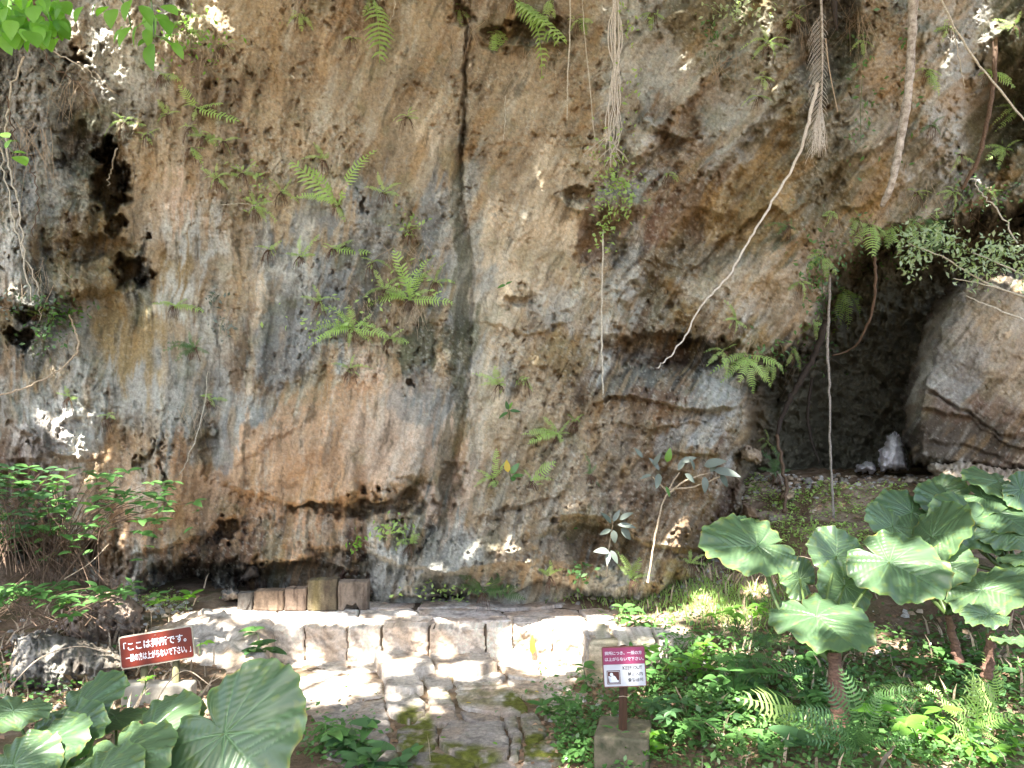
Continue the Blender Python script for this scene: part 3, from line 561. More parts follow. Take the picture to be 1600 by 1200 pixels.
# ------------------------------------------------------------------ large rocks standing before the wall (relief over photograph directions, rounded back into depth)
def rock(name, poly, front, tilt, back, rpx, label, cat, seed, lump=.09, colour=None, step=1.75, extra=None, dk=.9, cm=.65):
    xs = [p[0] for p in poly]; ys = [p[1] for p in poly]
    U, V_ = np.meshgrid(np.arange(min(xs) - 20, max(xs) + 20, step), np.arange(min(ys) - 20, max(ys) + 20, step))
    a, b = (U - 800) / 151, (640 - V_) / 151
    s = sdf(U + 12 * fbm(a * 4, b * 4, 4, seed) + 4 * fbm(a * 20, b * 20, 2, seed), V_ + 12 * fbm(a * 4, b * 4, 4, seed + 3) + 4 * fbm(a * 20, b * 20, 2, seed + 5), poly)
    t = np.clip(1 - s / rpx, 0, 1); cu, cv = sum(xs) / len(xs), sum(ys) / len(ys)
    D = front + tilt[0] * (U - cu) / 100 + tilt[1] * (V_ - cv) / 100 + back * (1 - np.sqrt(np.clip(1 - t * t, 0, 1)))
    rough = np.full(U.shape, 1.2 if dk > .5 else .5)
    if step < 1.5: dk = .3; rough = rough * .3
    D = D + (detail(U, V_, a * 1.1 + seed, b * 1.1, rough) * dk - lump * ridged(a * 2 + seed, b * 2.6, 4, seed + 9) - lump * .5 * fbm(a * 5, b * 7, 4, seed + 11))
    if extra: D = D + extra(U + 10 * fbm(a * 5, b * 5, 3, 7), V_ + 10 * fbm(a * 5, b * 5, 3, 8))
    D = np.where(s < 0, D + .5, D)
    keep = (s[:-1, :-1] > -step) | (s[1:, 1:] > -step)
    kk = (600 - V_) / F; W = np.stack([(U - 800) / F / (cp - kk * sp_) * D, D, CAM.z + (kk * cp + sp_) / (cp - kk * sp_) * D], -1).reshape(-1, 3)
    col = rock_colour(U, V_, a, b, rough).reshape(-1, 3)
    if colour is not None: c = np.tile(lin(colour), (len(col), 1)) * (1 + .4 * fbm(a * 10, b * 10, 5, seed, .6)).reshape(-1, 1); col = col * (1 - cm) + c * cm
    ii = np.interp(U, du, iu).round().astype(int); jj = np.interp(V_, dv, iv).round().astype(int); okk = (s > 2)
    np.minimum.at(DD, (jj[okk], ii[okk]), D[okk])
    Vv, Q, T = compact(W, grid_quads(*U.shape, keep=keep), col); me = mesh(name, Vv, Q, 'cliff', True, T); c = Vector(Vv.mean(0)); me.transform(Matrix.Translation(-c))
    o = put(name, me); o.location = c; return tag(o, label, cat)
def outcrop_relief(u, v):
    d = ledge(u, v, [(900, 640), (960, 618), (1020, 622), (1090, 640), (1180, 632)], .30, 34, 5) + ledge(u, v, [(1040, 700), (1090, 712), (1180, 690)], .28, 40, 5) + ledge(u, v, [(850, 812), (900, 800), (960, 810), (1010, 850), (1110, 860)], .28, 60, 6)
    d += ledge(u, v, [(640, 885), (700, 895), (760, 880), (850, 878)], .35, 60, 6) + ledge(u, v, [(950, 660), (1020, 668), (1110, 655)], .12, 24, 4) + ledge(u, v, [(760, 800), (840, 780), (900, 760)], .14, 40, 5)
    return d + .35 * sstep(0, .7, ell(u, v, 940, 850, 70, 34, 10)) + .3 * sstep(0, .7, ell(u, v, 700, 915, 60, 22, 0)) + .22 * sstep(0, .8, ell(u, v, 1060, 760, 50, 26, 20)) - .15 * ell(u, v, 1100, 680, 60, 30, -10) - .22 * sstep(0, .9, ell(u, v, 800, 840, 110, 40, -35))
rock('boulder', [(940, 600), (985, 578), (1060, 572), (1120, 590), (1155, 612), (1160, 640), (1140, 690), (1150, 740), (1130, 800), (1095, 850), (1090, 905), (1000, 940), (900, 930), (860, 910), (760, 935), (690, 930), (600, 935), (640, 880), (720, 780), (780, 750), (850, 700), (900, 660)],
     7.5, (-.03, -.10), .8, 42, 'craggy grey brown outcrop leaning on the cliff beside the cave, saplings before it', 'rock', 31, .13, extra=outcrop_relief)
def boulder_relief(u, v):
    cr = np.interp(v, [430, 560, 650, 730], [1496, 1462, 1440, 1440]); d = .7 * np.clip(cr - u, 0, 40) / 40
    d += ledge(u, v, [(1400, 630), (1470, 640), (1520, 655), (1570, 690), (1700, 735)], .10, 30, 5) + .10 * crack(u, v, [(1430, 600), (1500, 640), (1560, 680), (1640, 690)], 5) + .06 * crack(u, v, [(1450, 690), (1530, 705), (1600, 735)], 5)
    return d - .10 * np.abs(((u + .55 * v) / 130) % 1 - .5) - .22 * ell(u, v, 1560, 520, 110, 80, -20) + .12 * sstep(600, 650, v - .25 * (u - 1450))
rock('boulder', [(1488, 442), (1560, 425), (1700, 430), (1720, 700), (1680, 760), (1560, 745), (1470, 738), (1425, 725), (1412, 690), (1412, 620), (1430, 570), (1448, 500)],
     8.3, (-.05, -.1), 1.2, 22, 'massive boulder right of the cave, tan above with a dark brown band below', 'rock', 53, .03, (88, 74, 60), dk=.5, extra=boulder_relief, cm=.38)
rock('rock', [(1450, 728), (1500, 722), (1600, 730), (1680, 740), (1680, 800), (1560, 800), (1470, 770)], 7.9, (0, -.2), .5, 26, 'long pale rough stone lying below the big boulder', 'rock', 59, .07, (170, 155, 135))
rock('standing_stone', [(1388, 682), (1402, 678), (1413, 690), (1416, 735), (1374, 738), (1378, 706)], 8.9, (0, -.1), .3, 20, 'pale grey upright stone at the foot of the big boulder in the cave mouth', 'stone', 61, .05, (205, 203, 208), 1.2, cm=.94)
rock('stone', [(1340, 730), (1352, 725), (1364, 730), (1366, 741), (1336, 741)], 9.0, (0, 0), .25, 12, 'small rounded pale stone on the cave floor', 'stone', 67, .03, (176, 174, 180), 1.2, cm=.94)
rock('boulder', [(110, 950), (150, 928), (195, 930), (218, 950), (222, 985), (190, 1000), (150, 1020), (100, 1010), (90, 980)], 6.7, (.1, -.15), .6, 40, 'pinkish brown boulder behind the top left of the red brown sign', 'rock', 71, .08, (150, 125, 108))
rock('rock', [(20, 990), (90, 985), (160, 1010), (200, 1030), (190, 1070), (100, 1090), (10, 1080)], 5.9, (.05, -.3), .5, 40, 'dull grey rubble rock left of the red brown sign', 'rock', 73, .08, (120, 112, 104))
for i, (pp, d, lb) in enumerate([([(376, 905), (380, 885), (402, 884), (404, 905)], 8.0, 'dark stone chip lying behind the smallest tablet'),
                            ([(530, 880), (545, 873), (566, 878), (568, 905), (530, 905)], 8.0, 'reddish dark round stone behind the tablet at the right end'),
                            ([(345, 925), (362, 915), (376, 925), (374, 938), (345, 938)], 7.7, 'small grey stone left of the row of tablets'),
                            ([(1158, 705), (1172, 698), (1190, 704), (1190, 722), (1160, 722)], 8.3, 'tan angular stone on the slope right of the outcrop')]):
    rock('stone', pp, d, (0, 0), .2, 10, lb, 'stone', 81 + i * 3, .03, [(90, 84, 78), (96, 70, 60), (120, 116, 110), (170, 150, 128)][i], 1.2, cm=.85)

for i, (u, v, w, h, dd) in enumerate([(1215, 748, 22, 14, 8.9), (1262, 752, 18, 10, 8.9), (1300, 744, 14, 8, 9.3), (1318, 750, 16, 9, 9.0), (1232, 770, 26, 14, 8.5), (1385, 756, 24, 12, 8.6), (1425, 752, 26, 14, 8.5), (1172, 800, 28, 18, 8.1), (1210, 812, 20, 12, 8.0), (1130, 850, 26, 20, 7.8)]):
    rock('rubble_stone', [(u - w / 2, v + h / 2), (u - w * .4, v - h * .3), (u, v - h / 2), (u + w * .4, v - h * .25), (u + w / 2, v + h / 2)], dd, (0, -.3), .15, 8, ['angular pale rubble stone at the dark foot of the cave wall', 'flat grey rubble stone just left of the liana', 'tiny stone right behind the liana', 'little stone left of the rounded pale stone', 'tan rubble stone on the bank left of the liana', 'broad flat stone below the upright stone', 'pale rubble stone left of the long rough stone', 'brown rubble stone on the bank beside the outcrop', 'small grey stone lower on the bank', 'mossy rubble stone at the outcrop foot'][i], 'stone', 200 + i * 3, .03, [(170, 160, 146), (150, 146, 138), (170, 166, 160), (160, 154, 146), (170, 150, 124), (150, 140, 126), (176, 164, 148), (136, 114, 92), (140, 134, 124), (110, 108, 84)][i], 1.2, cm=.88)
# stone tablets on the platform
TB = [(371, 396, 919, 947, 'small broken dark tablet at the left end of the row', -14, (98, 94, 88), .05), (398, 444, 912, 944, 'wide reddish brown stone tablet second from the left, beside the small broken one', -4, (134, 116, 98), .09),
      (446, 479, 909, 944, 'narrow brown stone tablet between the wide one and the tallest', 2, (120, 104, 90), .09), (482, 527, 897, 946, 'tallest stone tablet with yellow green stains', 0, (106, 96, 78), .1),
      (529, 575, 903, 948, 'dark grey tablet with a chipped bottom at the right end of the row', 2, (122, 110, 98), .1)]
for i, (u0, u1, v0, v1, lb, rz, c, th) in enumerate(TB):
    y = 7.6; x0, x1 = xk(u0, v1) * y, xk(u1, v1) * y; w = x1 - x0; h = (float(tanv(v0)) - float(tanv(v1))) * y
    t = empty('stone_tablet', ((x0 + x1) / 2, y, ZP), lb, 'stone tablet', 'row of old stone tablets'); t.rotation_euler = (R(-4), 0, R(rz))
    poly = [(-w / 2, 0), (w / 2, 0), (w / 2, h), (-w / 2, h - .01)]
    if i == 0: poly = [(-w / 2, 0), (w * .15, 0), (w * .4, h * .5), (w * .45, h), (-w / 2, h * .94)]
    if i == 4: poly = [(-w / 2, 0), (-w * .3, 0), (-w * .2, h * .22), (0, h * .16), (w * .1, h * .25), (w * .22, h * .04), (w / 2, 0), (w / 2, h), (-w / 2, h)]
    def cf(W, u, v, s, c=c):
        n = fbm(W[:, 0] * 6 + s, W[:, 2] * 3, 4, s); k = lin(c) * (1 + 1.0 * n)[:, None] * .8; st = sstep(.0, .3, fbm(W[:, 0] * 14 + s, W[:, 2] * 3, 3, s + 4))[:, None]; k = k * (1 - .6 * st) + lin((58, 46, 38)) * .6 * st
        if c[2] == 78: g = np.exp(-((W[:, 0] + .06) / .05) ** 2)[:, None] * .16; k = k * (1 - g) + lin((150, 140, 60)) * g
        return np.clip(k, .01, .6)
    bd = patch('slab', poly, lambda p, q, h: np.stack([p, -h, q], -1), th / 2, th, .006, .006, .007, 1600 + i * 5, colfn=cf, parent=None, edgewob=.004); bd.parent = t
    b2 = Bag().add(*box(-w / 2 + .012, w / 2 - .012, -th / 2 + .02, th / 2, .0 if i != 4 else h * .3, h - .012)); o = put('back', b2.mesh('back', 'stone', False, np.tile(lin(c), (8, 1))), t)

# ------------------------------------------------------------------ signs
def text_mesh(s, size, mat, bold=0., squash=1., align='LEFT'):
    cu = bpy.data.curves.new('text', 'FONT'); cu.body = s; cu.size = size; cu.offset = bold; cu.extrude = .0004; cu.align_x = align
    o = bpy.data.objects.new('text', cu); C.objects.link(o); dg = bpy.context.evaluated_depsgraph_get(); dg.update()
    me = bpy.data.meshes.new_from_object(o.evaluated_get(dg)); bpy.data.objects.remove(o); me.materials.clear(); me.materials.append(M[mat])
    return me
def fit_text(name, s, x0, x1, z, y, height, mat, parent, bold=.0):
    me = text_mesh(s, 1.0, mat, bold); n = len(me.vertices); co = np.zeros(n * 3, np.float32); me.vertices.foreach_get('co', co); co = co.reshape(-1, 3)
    mn, mxx = co.min(0), co.max(0); sc = (x1 - x0) / (mxx[0] - mn[0])
    out = np.stack([(co[:, 0] - mn[0]) * sc + x0, y - np.clip(co[:, 2], 0, 1) * 1.5, (co[:, 1] + .1) * height + z], -1).astype(np.float32)
    me.vertices.foreach_set('co', out.ravel()); me.update(); return put(name, me, parent)
def rrect(w, h, r, y0, y1, n=5):
    pr = []
    for cx, cz, a0 in ((w / 2 - r, h / 2 - r, 0), (-w / 2 + r, h / 2 - r, 90), (-w / 2 + r, -h / 2 + r, 180), (w / 2 - r, -h / 2 + r, 270)):
        for k in range(n + 1): a = R(a0 + 90 * k / n); pr.append((cx + r * math.cos(a), cz + r * math.sin(a)))
    m = len(pr); V = [(x, y0, z) for x, z in pr] + [(x, y1, z) for x, z in pr]
    return V, [tuple(range(m))[::-1], tuple(range(m, 2 * m))] + [(i, (i + 1) % m, m + (i + 1) % m, m + i) for i in range(m)]
# left: red brown board on two posts in a concrete block
c = P(246, 1011, 5.55); w, h = .515, .225; gz = .0
s1 = empty('warning_sign', (c.x, c.y, .02), 'tilted red brown board with white Japanese lettering on two mossy posts', 'sign')
H = c.z - .02
bd = put('board', Bag().add(*rrect(w, h, .02, -.012, 0)).mesh('board', 'cream', False), s1); bd.location = (0, 0, H); bd.rotation_euler = (R(-6), R(-8.5), R(4))
put('enamel_face', Bag().add(*rrect(w - .018, h - .018, .016, -.016, -.011)).mesh('enamel_face', 'red', False), bd)
fit_text('printed_lettering', '「ここは拝所です。', -.225, .21, .008, -.0165, .062, 'letter', bd, .012); fit_text('printed_lettering', '一般の方は上がらないで下さい。」', -.215, .235, -.068, -.0165, .056, 'letter', bd, .009)
for x in (-.105, .12):
    put('post', Bag().add(*tube([(x, .03, -.12), (x + .002, .03, H + .03 + x * .15)], .023, 10)).mesh('post', 'mosswood'), s1)
put('bolt', Bag().add(*tube([(0, -.02, .09), (0, -.012, .09)], .006, 8)).mesh('bolt', 'rust'), bd)
b_ = P(246, 1072, 5.5).z
pl = put('concrete_base', Bag().add(*box(-.25, .25, -.02, .10, -.35, b_ - .02)).mesh('concrete_base', 'paleconcrete', False), s1)
bv = pl.modifiers.new('b', 'BEVEL'); bv.width = .02; bv.segments = 3
# right: magenta and white board on one post in a mossy block
c = P(975, 1041, 4.95); w, h = .272, .25; base = P(973, 1141, 4.97)
s2 = empty('warning_sign', (base.x, 4.97, base.z), 'magenta and white KEEP OUT board with praying figure on a brown post', 'sign')
H = c.z - base.z
bd = put('board', Bag().add(*rrect(w, h, .014, -.01, 0)).mesh('board', 'rust', False), s2); bd.location = (c.x - base.x, -.02, H); bd.rotation_euler = (R(-3), R(-3), R(-3))
def slab(name, x0, x1, z0, z1, y, mat, par, t=.002): return put(name, Bag().add(*box(x0, x1, y - t, y + .001, z0, z1)).mesh(name, mat, False), par)
slab('upper_panel', -w / 2 + .007, w / 2 - .007, .017, h / 2 - .007, -.0105, 'magenta', bd); slab('lower_panel', -w / 2 + .007, w / 2 - .007, -h / 2 + .007, .015, -.0105, 'white', bd)
fit_text('printed_lettering', '拝所につき、一般の方', -.118, .115, .074, -.013, .024, 'letter', bd, .008); fit_text('printed_lettering', 'は上がらないで下さい。', -.118, .125, .037, -.013, .024, 'letter', bd, .008)
fit_text('printed_lettering', 'KEEP OUT', -.01, .113, -.020, -.013, .030, 'inkgrey', bd, .022); fit_text('printed_lettering', '禁止入内', .02, .113, -.056, -.013, .024, 'inkgrey', bd, .016); fit_text('printed_lettering', '출입금지', .02, .113, -.092, -.013, .024, 'inkgrey', bd, .016)
pic = slab('pictogram', -.112, -.028, -.104, -.020, -.0128, 'maroon', bd); 
slab('pictogram_rim', -.108, -.032, -.100, -.024, -.0152, 'white', bd, .0008); slab('pictogram_field', -.105, -.035, -.097, -.027, -.0162, 'maroon', bd, .0008)
fig = [(-.045, -.092), (-.098, -.092), (-.098, -.080), (-.088, -.078), (-.092, -.066), (-.100, -.062), (-.104, -.054), (-.096, -.052), (-.088, -.058), (-.084, -.056), (-.080, -.050), (-.068, -.050), (-.058, -.058), (-.052, -.072), (-.048, -.078), (-.040, -.080), (-.040, -.092)]
n = len(fig); V = [(x, -.0172, z) for x, z in fig] + [(x, -.0165, z) for x, z in fig]
import bmesh
def ngon(name, pts, y, mat, par):
    bm = bmesh.new(); f = bm.faces.new([bm.verts.new((x, y, z)) for x, z in pts]); bmesh.ops.triangulate(bm, faces=[f]); me = bpy.data.meshes.new(name); bm.to_mesh(me); me.materials.append(M[mat]); return put(name, me, par)
ngon('praying_figure', fig, -.0185, 'letter', bd); ngon('figure_head', [(-.083 + .0105 * math.cos(t), -.043 + .011 * math.sin(t)) for t in np.linspace(0, 6.1, 14)], -.0185, 'letter', bd)
put('post', Bag().add(*tube([(0, .02, -.15), (c.x - base.x + .004, .005, H + .12)], .025, 4)).mesh('post', 'wood', False), s2)
pl = put('concrete_base', Bag().add(*box(-.17, .17, -.12, .22, -.45, 0)).mesh('concrete_base', 'concrete', False), s2); pl.rotation_euler = (0, 0, R(-14))
bv = pl.modifiers.new('b', 'BEVEL'); bv.width = .018; bv.segments = 3
put('tie_wire', Bag().add(*tube([(-.03, -.03, .22), (.0, -.032, .225), (.03, -.028, .22), (.05, -.03, .24)], .002, 4)).mesh('tie_wire', 'straw'), s2)

# ------------------------------------------------------------------ leaves and ferns (shared meshes)
def leaf_mesh(name, mat, w=.45, n=6, fold=.18, droop=.25, tipp=1.4, heart=0.):
    V = []; Q = []
    for i in range(n + 1):
        t = i / n; y = t - heart * .18 * math.sin(math.pi * min(1, t * 2)) * 0; ww = w * .5 * (math.sin(math.pi * t ** .75)) ** .8 if 0 < t < 1 else 0.004
        if heart: ww = w * .5 * (1 - t) ** .6 * min(1, .55 + t * 3) if t < 1 else .004
        z = -droop * t * t + .1 * t
        back = heart * .22 * (1 - t) ** 3
        V += [(-ww, y - back, z + fold * ww * 2 * .5), (0, y, z), (ww, y - back, z + fold * ww * 2 * .5)]
    for i in range(n):
        a = i * 3; Q += [(a, a + 1, a + 4, a + 3), (a + 1, a + 2, a + 5, a + 4)]
    return mesh(name, V, Q, mat)
def frond_mesh(name, mat, pairs=17, w=.36, droop=.5, seed=0, blunt=False, up=.15):
    rnd = random.Random(seed); b = Bag(); ctr = lambda t: Vector((.03 * math.sin(t * 3 + seed), t - .12 * droop * t * t, up * t - droop * t * t))
    pts = [ctr(t) for t in np.linspace(0, 1, 9)]; b.add(*tube(pts, [.009, .006, .003], 4, sub=1))
    for i in range(pairs):
        t = .14 + .86 * i / pairs; c0 = ctr(t); tg = (ctr(min(t + .02, 1.02)) - c0).normalized()
        L = w * .5 * (math.sin(math.pi * min(1, t * .86 + .12)) ** .7) * rnd.uniform(.7, 1.15) * (1.15 if blunt else 1)
        for s in (-1, 1):
            if rnd.random() < .08: continue
            side = Vector((s, .28 + .3 * t, -.12 + rnd.uniform(-.1, .1))).normalized(); wd = tg * (.38 / pairs) * (.78)
            e = c0 + side * L + Vector((0, .0, -.10 * L - rnd.uniform(0, .02))); mid = c0 + side * L * .55 + Vector((0, 0, .02))
            b.add([c0 - wd * .7, c0 + wd * .7, mid + wd * .95 , e + wd * .12, e - wd * .12, mid - wd * .75], [(0, 1, 2, 5), (5, 2, 3, 4)])
    return b.mesh(name, mat)
FR = [frond_mesh('frond', 'fern', 15, .36, .35, 1), frond_mesh('frond', 'fern', 17, .30, .6, 2), frond_mesh('frond', 'fern', 12, .42, .25, 3), frond_mesh('frond', 'fern', 18, .28, .8, 4, up=.3), frond_mesh('frond', 'fern', 13, .34, .15, 7, up=0), frond_mesh('frond', 'fern', 16, .26, 1., 8, up=.4)]
FD = [frond_mesh('frond', 'fern_dark', 17, .4, .4, 5), frond_mesh('frond', 'fern_dark', 20, .34, .6, 6)]
LF = {k: [leaf_mesh('leaf', k, w, 6, f, d) for (w, f, d) in ((.42, .25, .2), (.5, .1, .35), (.36, .35, .1))] for k in ('bright', 'shrub', 'darkleaf', 'greyleaf', 'yellow')}
LF['narrow'] = [leaf_mesh('leaf', 'shrub', w, 6, .2, d) for w, d in ((.24, .3), (.28, .15), (.22, .5))]
LF['heart'] = [leaf_mesh('leaf', 'darkleaf', .85, 6, .15, .2, heart=1.), leaf_mesh('leaf', 'shrub', .8, 6, .2, .3, heart=1.)]
LF['oval'] = [leaf_mesh('leaf', 'bright', .62, 6, .15, .2), leaf_mesh('leaf', 'bright', .55, 6, .25, .3)]
OFF = Vector((0, 0, 0))
def add_leaf(root, a, b, n, kind='shrub', name='leaf', me=None, wide=1.):
    a = Vector(a); b = Vector(b); L = (b - a).length; me = me or random.choice(LF[kind])
    return put(name, me, root, Matrix.Translation(-Vector(root.location)) @ frame(a, b - a, n, L, L * wide))
toward = Vector((0, -1, .75))
def fern(u, v, fr, label, off=.05, mats=FR, Y=None, hair=True, group='ferns growing on the cliff face', droopn=None):
    """fronds as (du, dv) tip offsets in photograph pixels from the root point"""
    base = P(u, v, Y) if Y else K(u, v, off * .3); y = base.y
    root = empty('fern', base, label, 'fern', group)
    for i, (a, b) in enumerate(fr):
        L = math.hypot(a, b); a *= 1.1; b *= 1.1; tip = P(u + a, v + b, y - L / 151 * random.uniform(.25, .6) - .03)
        st = base + Vector((random.uniform(-.01, .01), 0, random.uniform(-.01, .01)))
        add_leaf(root, st, tip + Vector((0, 0, .12 * L / 151)), toward + Vector((random.uniform(-.5, .5), 0, random.uniform(-.2, .4))), me=random.choice(mats), name='frond')
    if hair:
        for _ in range(3):
            an = random.uniform(0, 6.28); q = random.uniform(9, 17); st = base + Vector((random.uniform(-.05, .05), -.01, random.uniform(-.05, .05)))
            add_leaf(root, st, st + Vector((math.cos(an), -.35, .7 * math.sin(an))) * q * y / F, toward + Vector((random.uniform(-.6, .6), 0, random.uniform(-.2, .5))), me=random.choice(mats), name='frond')
        b = Bag(); s = y / 1208
        for k in range(16):
            x = random.uniform(-10, 10); q = [base + Vector((random.uniform(-3, 3) * s, .01, 0)), base + Vector((x * .7 * s, -.03, -random.uniform(4, 10) * s)), base + Vector((x * s * 1.3, -.01, -random.uniform(14, 30) * s))]
            b.add(*tube(q, [.003, .0015], 3, .002, k, 3))
        put('root_hairs', rel(b.mesh('root_hairs', 'hair'), root), root)
    return root
def spray(n, L, a0, a1, jit=.25): return [(L * random.uniform(1 - jit, 1 + jit) * math.cos(R(a)), -L * random.uniform(1 - jit, 1 + jit) * math.sin(R(a))) for a in np.linspace(a0, a1, n)]
FERNS = [  # root u, v, fronds, label
    (585, 0, [(6, 95), (-18, 20), (8, 30)], 'long hanging fern frond at the top edge left of the tall crack'),
    (550, 58, [(-14, 4), (14, 2)], 'tiny two fronded fern left of the long hanging frond'),
    (776, 48, [(-14, 42), (4, 48), (20, 38), (-6, 30), (24, 20)], 'drooping fern clump right of the top of the crack'),
    (806, 0, [(78, 56), (60, 60), (50, 30), (64, 84)], 'large fern with long fronds spilling from the top edge'), (862, 0, [(-10, 30), (6, 26), (-20, 16)], 'small fern beside the long fronds at the top edge'),
    (290, 35, [(-40, 14), (30, -18), (20, 20), (-10, -20)], 'sunlit fern under the overhanging leaves at top left'), (352, 70, [(-12, 4), (12, -8)], 'tiny fern on the pitted rock at top left'), (255, 115, [(24, 12), (-12, -6)], 'small fern below the hanging bright leaves'),
    (308, 168, [(-26, -30), (-24, -8), (34, -8), (58, 18), (-8, 20)], 'widest of the ferns on the upper left of the wall'), (262, 178, [(-20, 8), (-14, -20), (12, -8)], 'fern with a brown root tuft on the upper left wall'),
    (195, 190, [(-38, 6), (-16, -14), (28, 4), (16, -10)], 'pale sunlit fern above the dark hole'), (298, 198, [(-18, -4), (14, 14), (8, -4)], 'small fern with two leaflets under the widest upper left fern'),
    (320, 212, [(-26, 0), (26, 2), (18, 16)], 'fern with flat fronds just under the fern pair'), (300, 230, [(22, 26), (8, 18)], 'single down pointing fern frond above the bushy fern'), (338, 278, [(-20, -4), (-12, 10), (26, -12), (12, 12), (0, -20), (-22, -14)], 'bushy fern high above the dark blue grey rock'),
    (398, 322, [(-20, -18), (-6, -28), (24, -6), (26, 8), (-10, 10), (16, 16)], 'fern with a long brown root tuft, left centre of the wall'), (528, 320, [(-66, -60), (-38, -52), (-62, -26), (26, -80), (20, -28), (34, -40), (8, 24), (-50, -22)], 'biggest fern clump left of the crack, with tall arching fronds'),
    (470, 400, [(-22, -4), (20, -6), (-6, -26), (22, -30)], 'flat fern left of the row of small ferns'), (520, 388, [(-12, -8), (26, -12), (52, 6), (-2, 10)], 'fern with fronds spread sideways under the biggest clump'), (582, 408, [(-16, -6), (28, 4), (-2, 12)], 'low fern left of the pale brown root tangle'),
    (636, 182, [(-20, -4), (16, 2), (10, -12)], 'small faded fern high beside the crack'), (642, 360, [(-10, 0), (10, -6), (4, 8)], 'tiny pale fern left of the crack, halfway up'), (640, 468, [(-60, -10), (-36, -28), (-10, -50), (16, -42), (24, -18), (60, 4), (-70, -4), (10, -62), (-24, -66)], 'spreading fern over a brown root tangle beside the crack'),
    (552, 512, [(-54, 10), (-62, -6), (-30, -32), (-4, -30), (24, -18), (46, -4), (48, 12), (-12, 24), (24, 22), (-68, 14)], 'wide straggling fern clump below the root tangle'), (272, 478, [(-32, -4), (40, 4), (16, -10), (-18, -10)], 'low arching fern on the left wall'), (305, 542, [(-46, 2), (-30, 20), (-14, -16), (-38, -8), (6, -14), (16, 6)], 'dark glossy fern beside a brown root tuft'),
    (330, 624, [(-16, -8), (22, -2), (4, 12)], 'small three fronded fern low on the left wall'), (166, 650, [(-14, 0), (6, -8)], 'tiny fern beside the pink sunlit rock'), (108, 620, [(-18, -6), (10, 4), (-6, -14)], 'small yellow green fern on the sunlit ledge'), (548, 575, [(-26, -10), (24, -8), (4, -18)], 'small fern above the orange bulge'),
    (780, 600, [(-30, -18), (-26, -2), (14, -14), (40, -2), (-6, -24), (20, 4)], 'fern with a red brown root tuft right of the crack'), (820, 592, [(10, 18), (-2, 10)], 'tiny single fern by the red brown tufted one'), (872, 678, [(-42, -8), (-30, 8), (12, 24), (-44, 14), (14, -18), (-18, -22)], 'fern growing from the slanting crack above the outcrop'),
    (898, 660, [(-8, -12), (10, -12)], 'tiny fern tip at the slanting crack'), (770, 748, [(-20, -14), (4, -38), (18, -24), (6, 36), (-14, 26), (16, 18), (-26, 4)], 'tall fern clump low on the wall beside a yellow leaf'), (830, 752, [(34, -24), (28, -6), (-8, -16)], 'slanting fern frond right of the yellow leaf'), (922, 742, [(0, -26), (8, -12)], 'faint narrow fern on the outcrop'),
    (755, 925, [(-36, -8), (-28, -26), (0, -44), (28, -28), (44, -12), (-14, -30), (52, 0)], 'dark fern at the foot of the cliff behind the platform'), (988, 905, [(-6, -34), (14, -26), (22, -8), (-14, -18)], 'fern at the foot of the pale sapling'),
    (1150, 500, [(-10, -28), (16, 12), (4, 18), (-14, -6)], 'small fern on the cliff above the hanging ferns'), (1170, 555, [(-48, 10), (-40, 34), (-12, 42), (2, 52), (24, 36), (36, 46), (50, 20), (-20, 20)], 'big hanging fern under the overhang left of the cave'), (1240, 545, [(12, 28), (-8, 24), (8, 8)], 'single frond hanging beside the big hanging fern'),
    (1285, 398, [(-26, 26), (-22, 4), (22, 30), (8, 36), (-16, -14)], 'fern above the cave mouth beside the dark liana'), (1318, 452, [(-6, 62), (14, 58), (36, 34), (30, 14), (-14, 30), (4, 36)], 'fern hanging far down into the cave mouth'), (1358, 350, [(-22, 6), (-20, 28), (4, 50), (24, 40), (30, 12), (-6, -12), (14, 20)], 'broad fern at the lip of the cave'),
    (1462, 345, [(-12, 30), (0, 48), (18, 36), (-24, 10), (-34, -6), (20, 6)], 'dark fern above the pale leaved bush'), (1300, 330, [(-6, 18), (8, 12), (-14, 6)], 'small fern right above the cave lip'), (1232, 352, [(-30, -4), (-14, 12), (16, 8)], 'faint fern on the shaded wall near the diagonal root'),
    (1448, 108, [(-18, 0), (24, 8), (14, 34), (26, 26)], 'fern beside the mottled trunk'), (1540, 112, [(-18, 4), (34, 6), (46, 26), (14, -8), (40, 14)], 'bright fern clump by the top right corner'), (1585, 40, [(-26, 4), (-28, -12), (10, -20), (8, 16)], 'fern at the top right edge'), (1572, 232, [(-30, -6), (-26, 12), (20, -16), (24, 6), (-10, 26)], 'fern at the right edge above the cave'),
    (1545, 300, [(-16, -14), (18, 14), (-12, 10), (20, -6)], 'fern low at the right edge above the bush'), (1432, 300, [(-12, -8), (22, -4), (12, 10)], 'small fern beside the foot of the mottled trunk'), (1490, 300, [(-14, 10), (10, 24), (22, 8), (-18, -6), (8, -16)], 'fern between the two trunks'), (1200, 68, [(-30, -12), (-8, -26), (28, -18), (30, 4), (-24, 12), (14, 14)], 'bright fern near the top right of the wall'),
    (1192, 120, [(-14, 4), (18, 6), (4, 20)], 'small bright fern under the top right fern'), (1185, 150, [(-22, 0), (22, 2)], 'two fronded fern lowest of the bright three'), (1045, 270, [(-8, 4), (14, 14), (16, 4)], 'single blue green fern on bare rock right of the root bundle'), (1455, 195, [(14, -14), (18, 8), (-12, 4)], 'dim fern on green stained rock'), (1212, 740, [(-12, -30), (6, -34), (18, -8), (-18, -10)], 'dark fern at the left foot of the cave')]
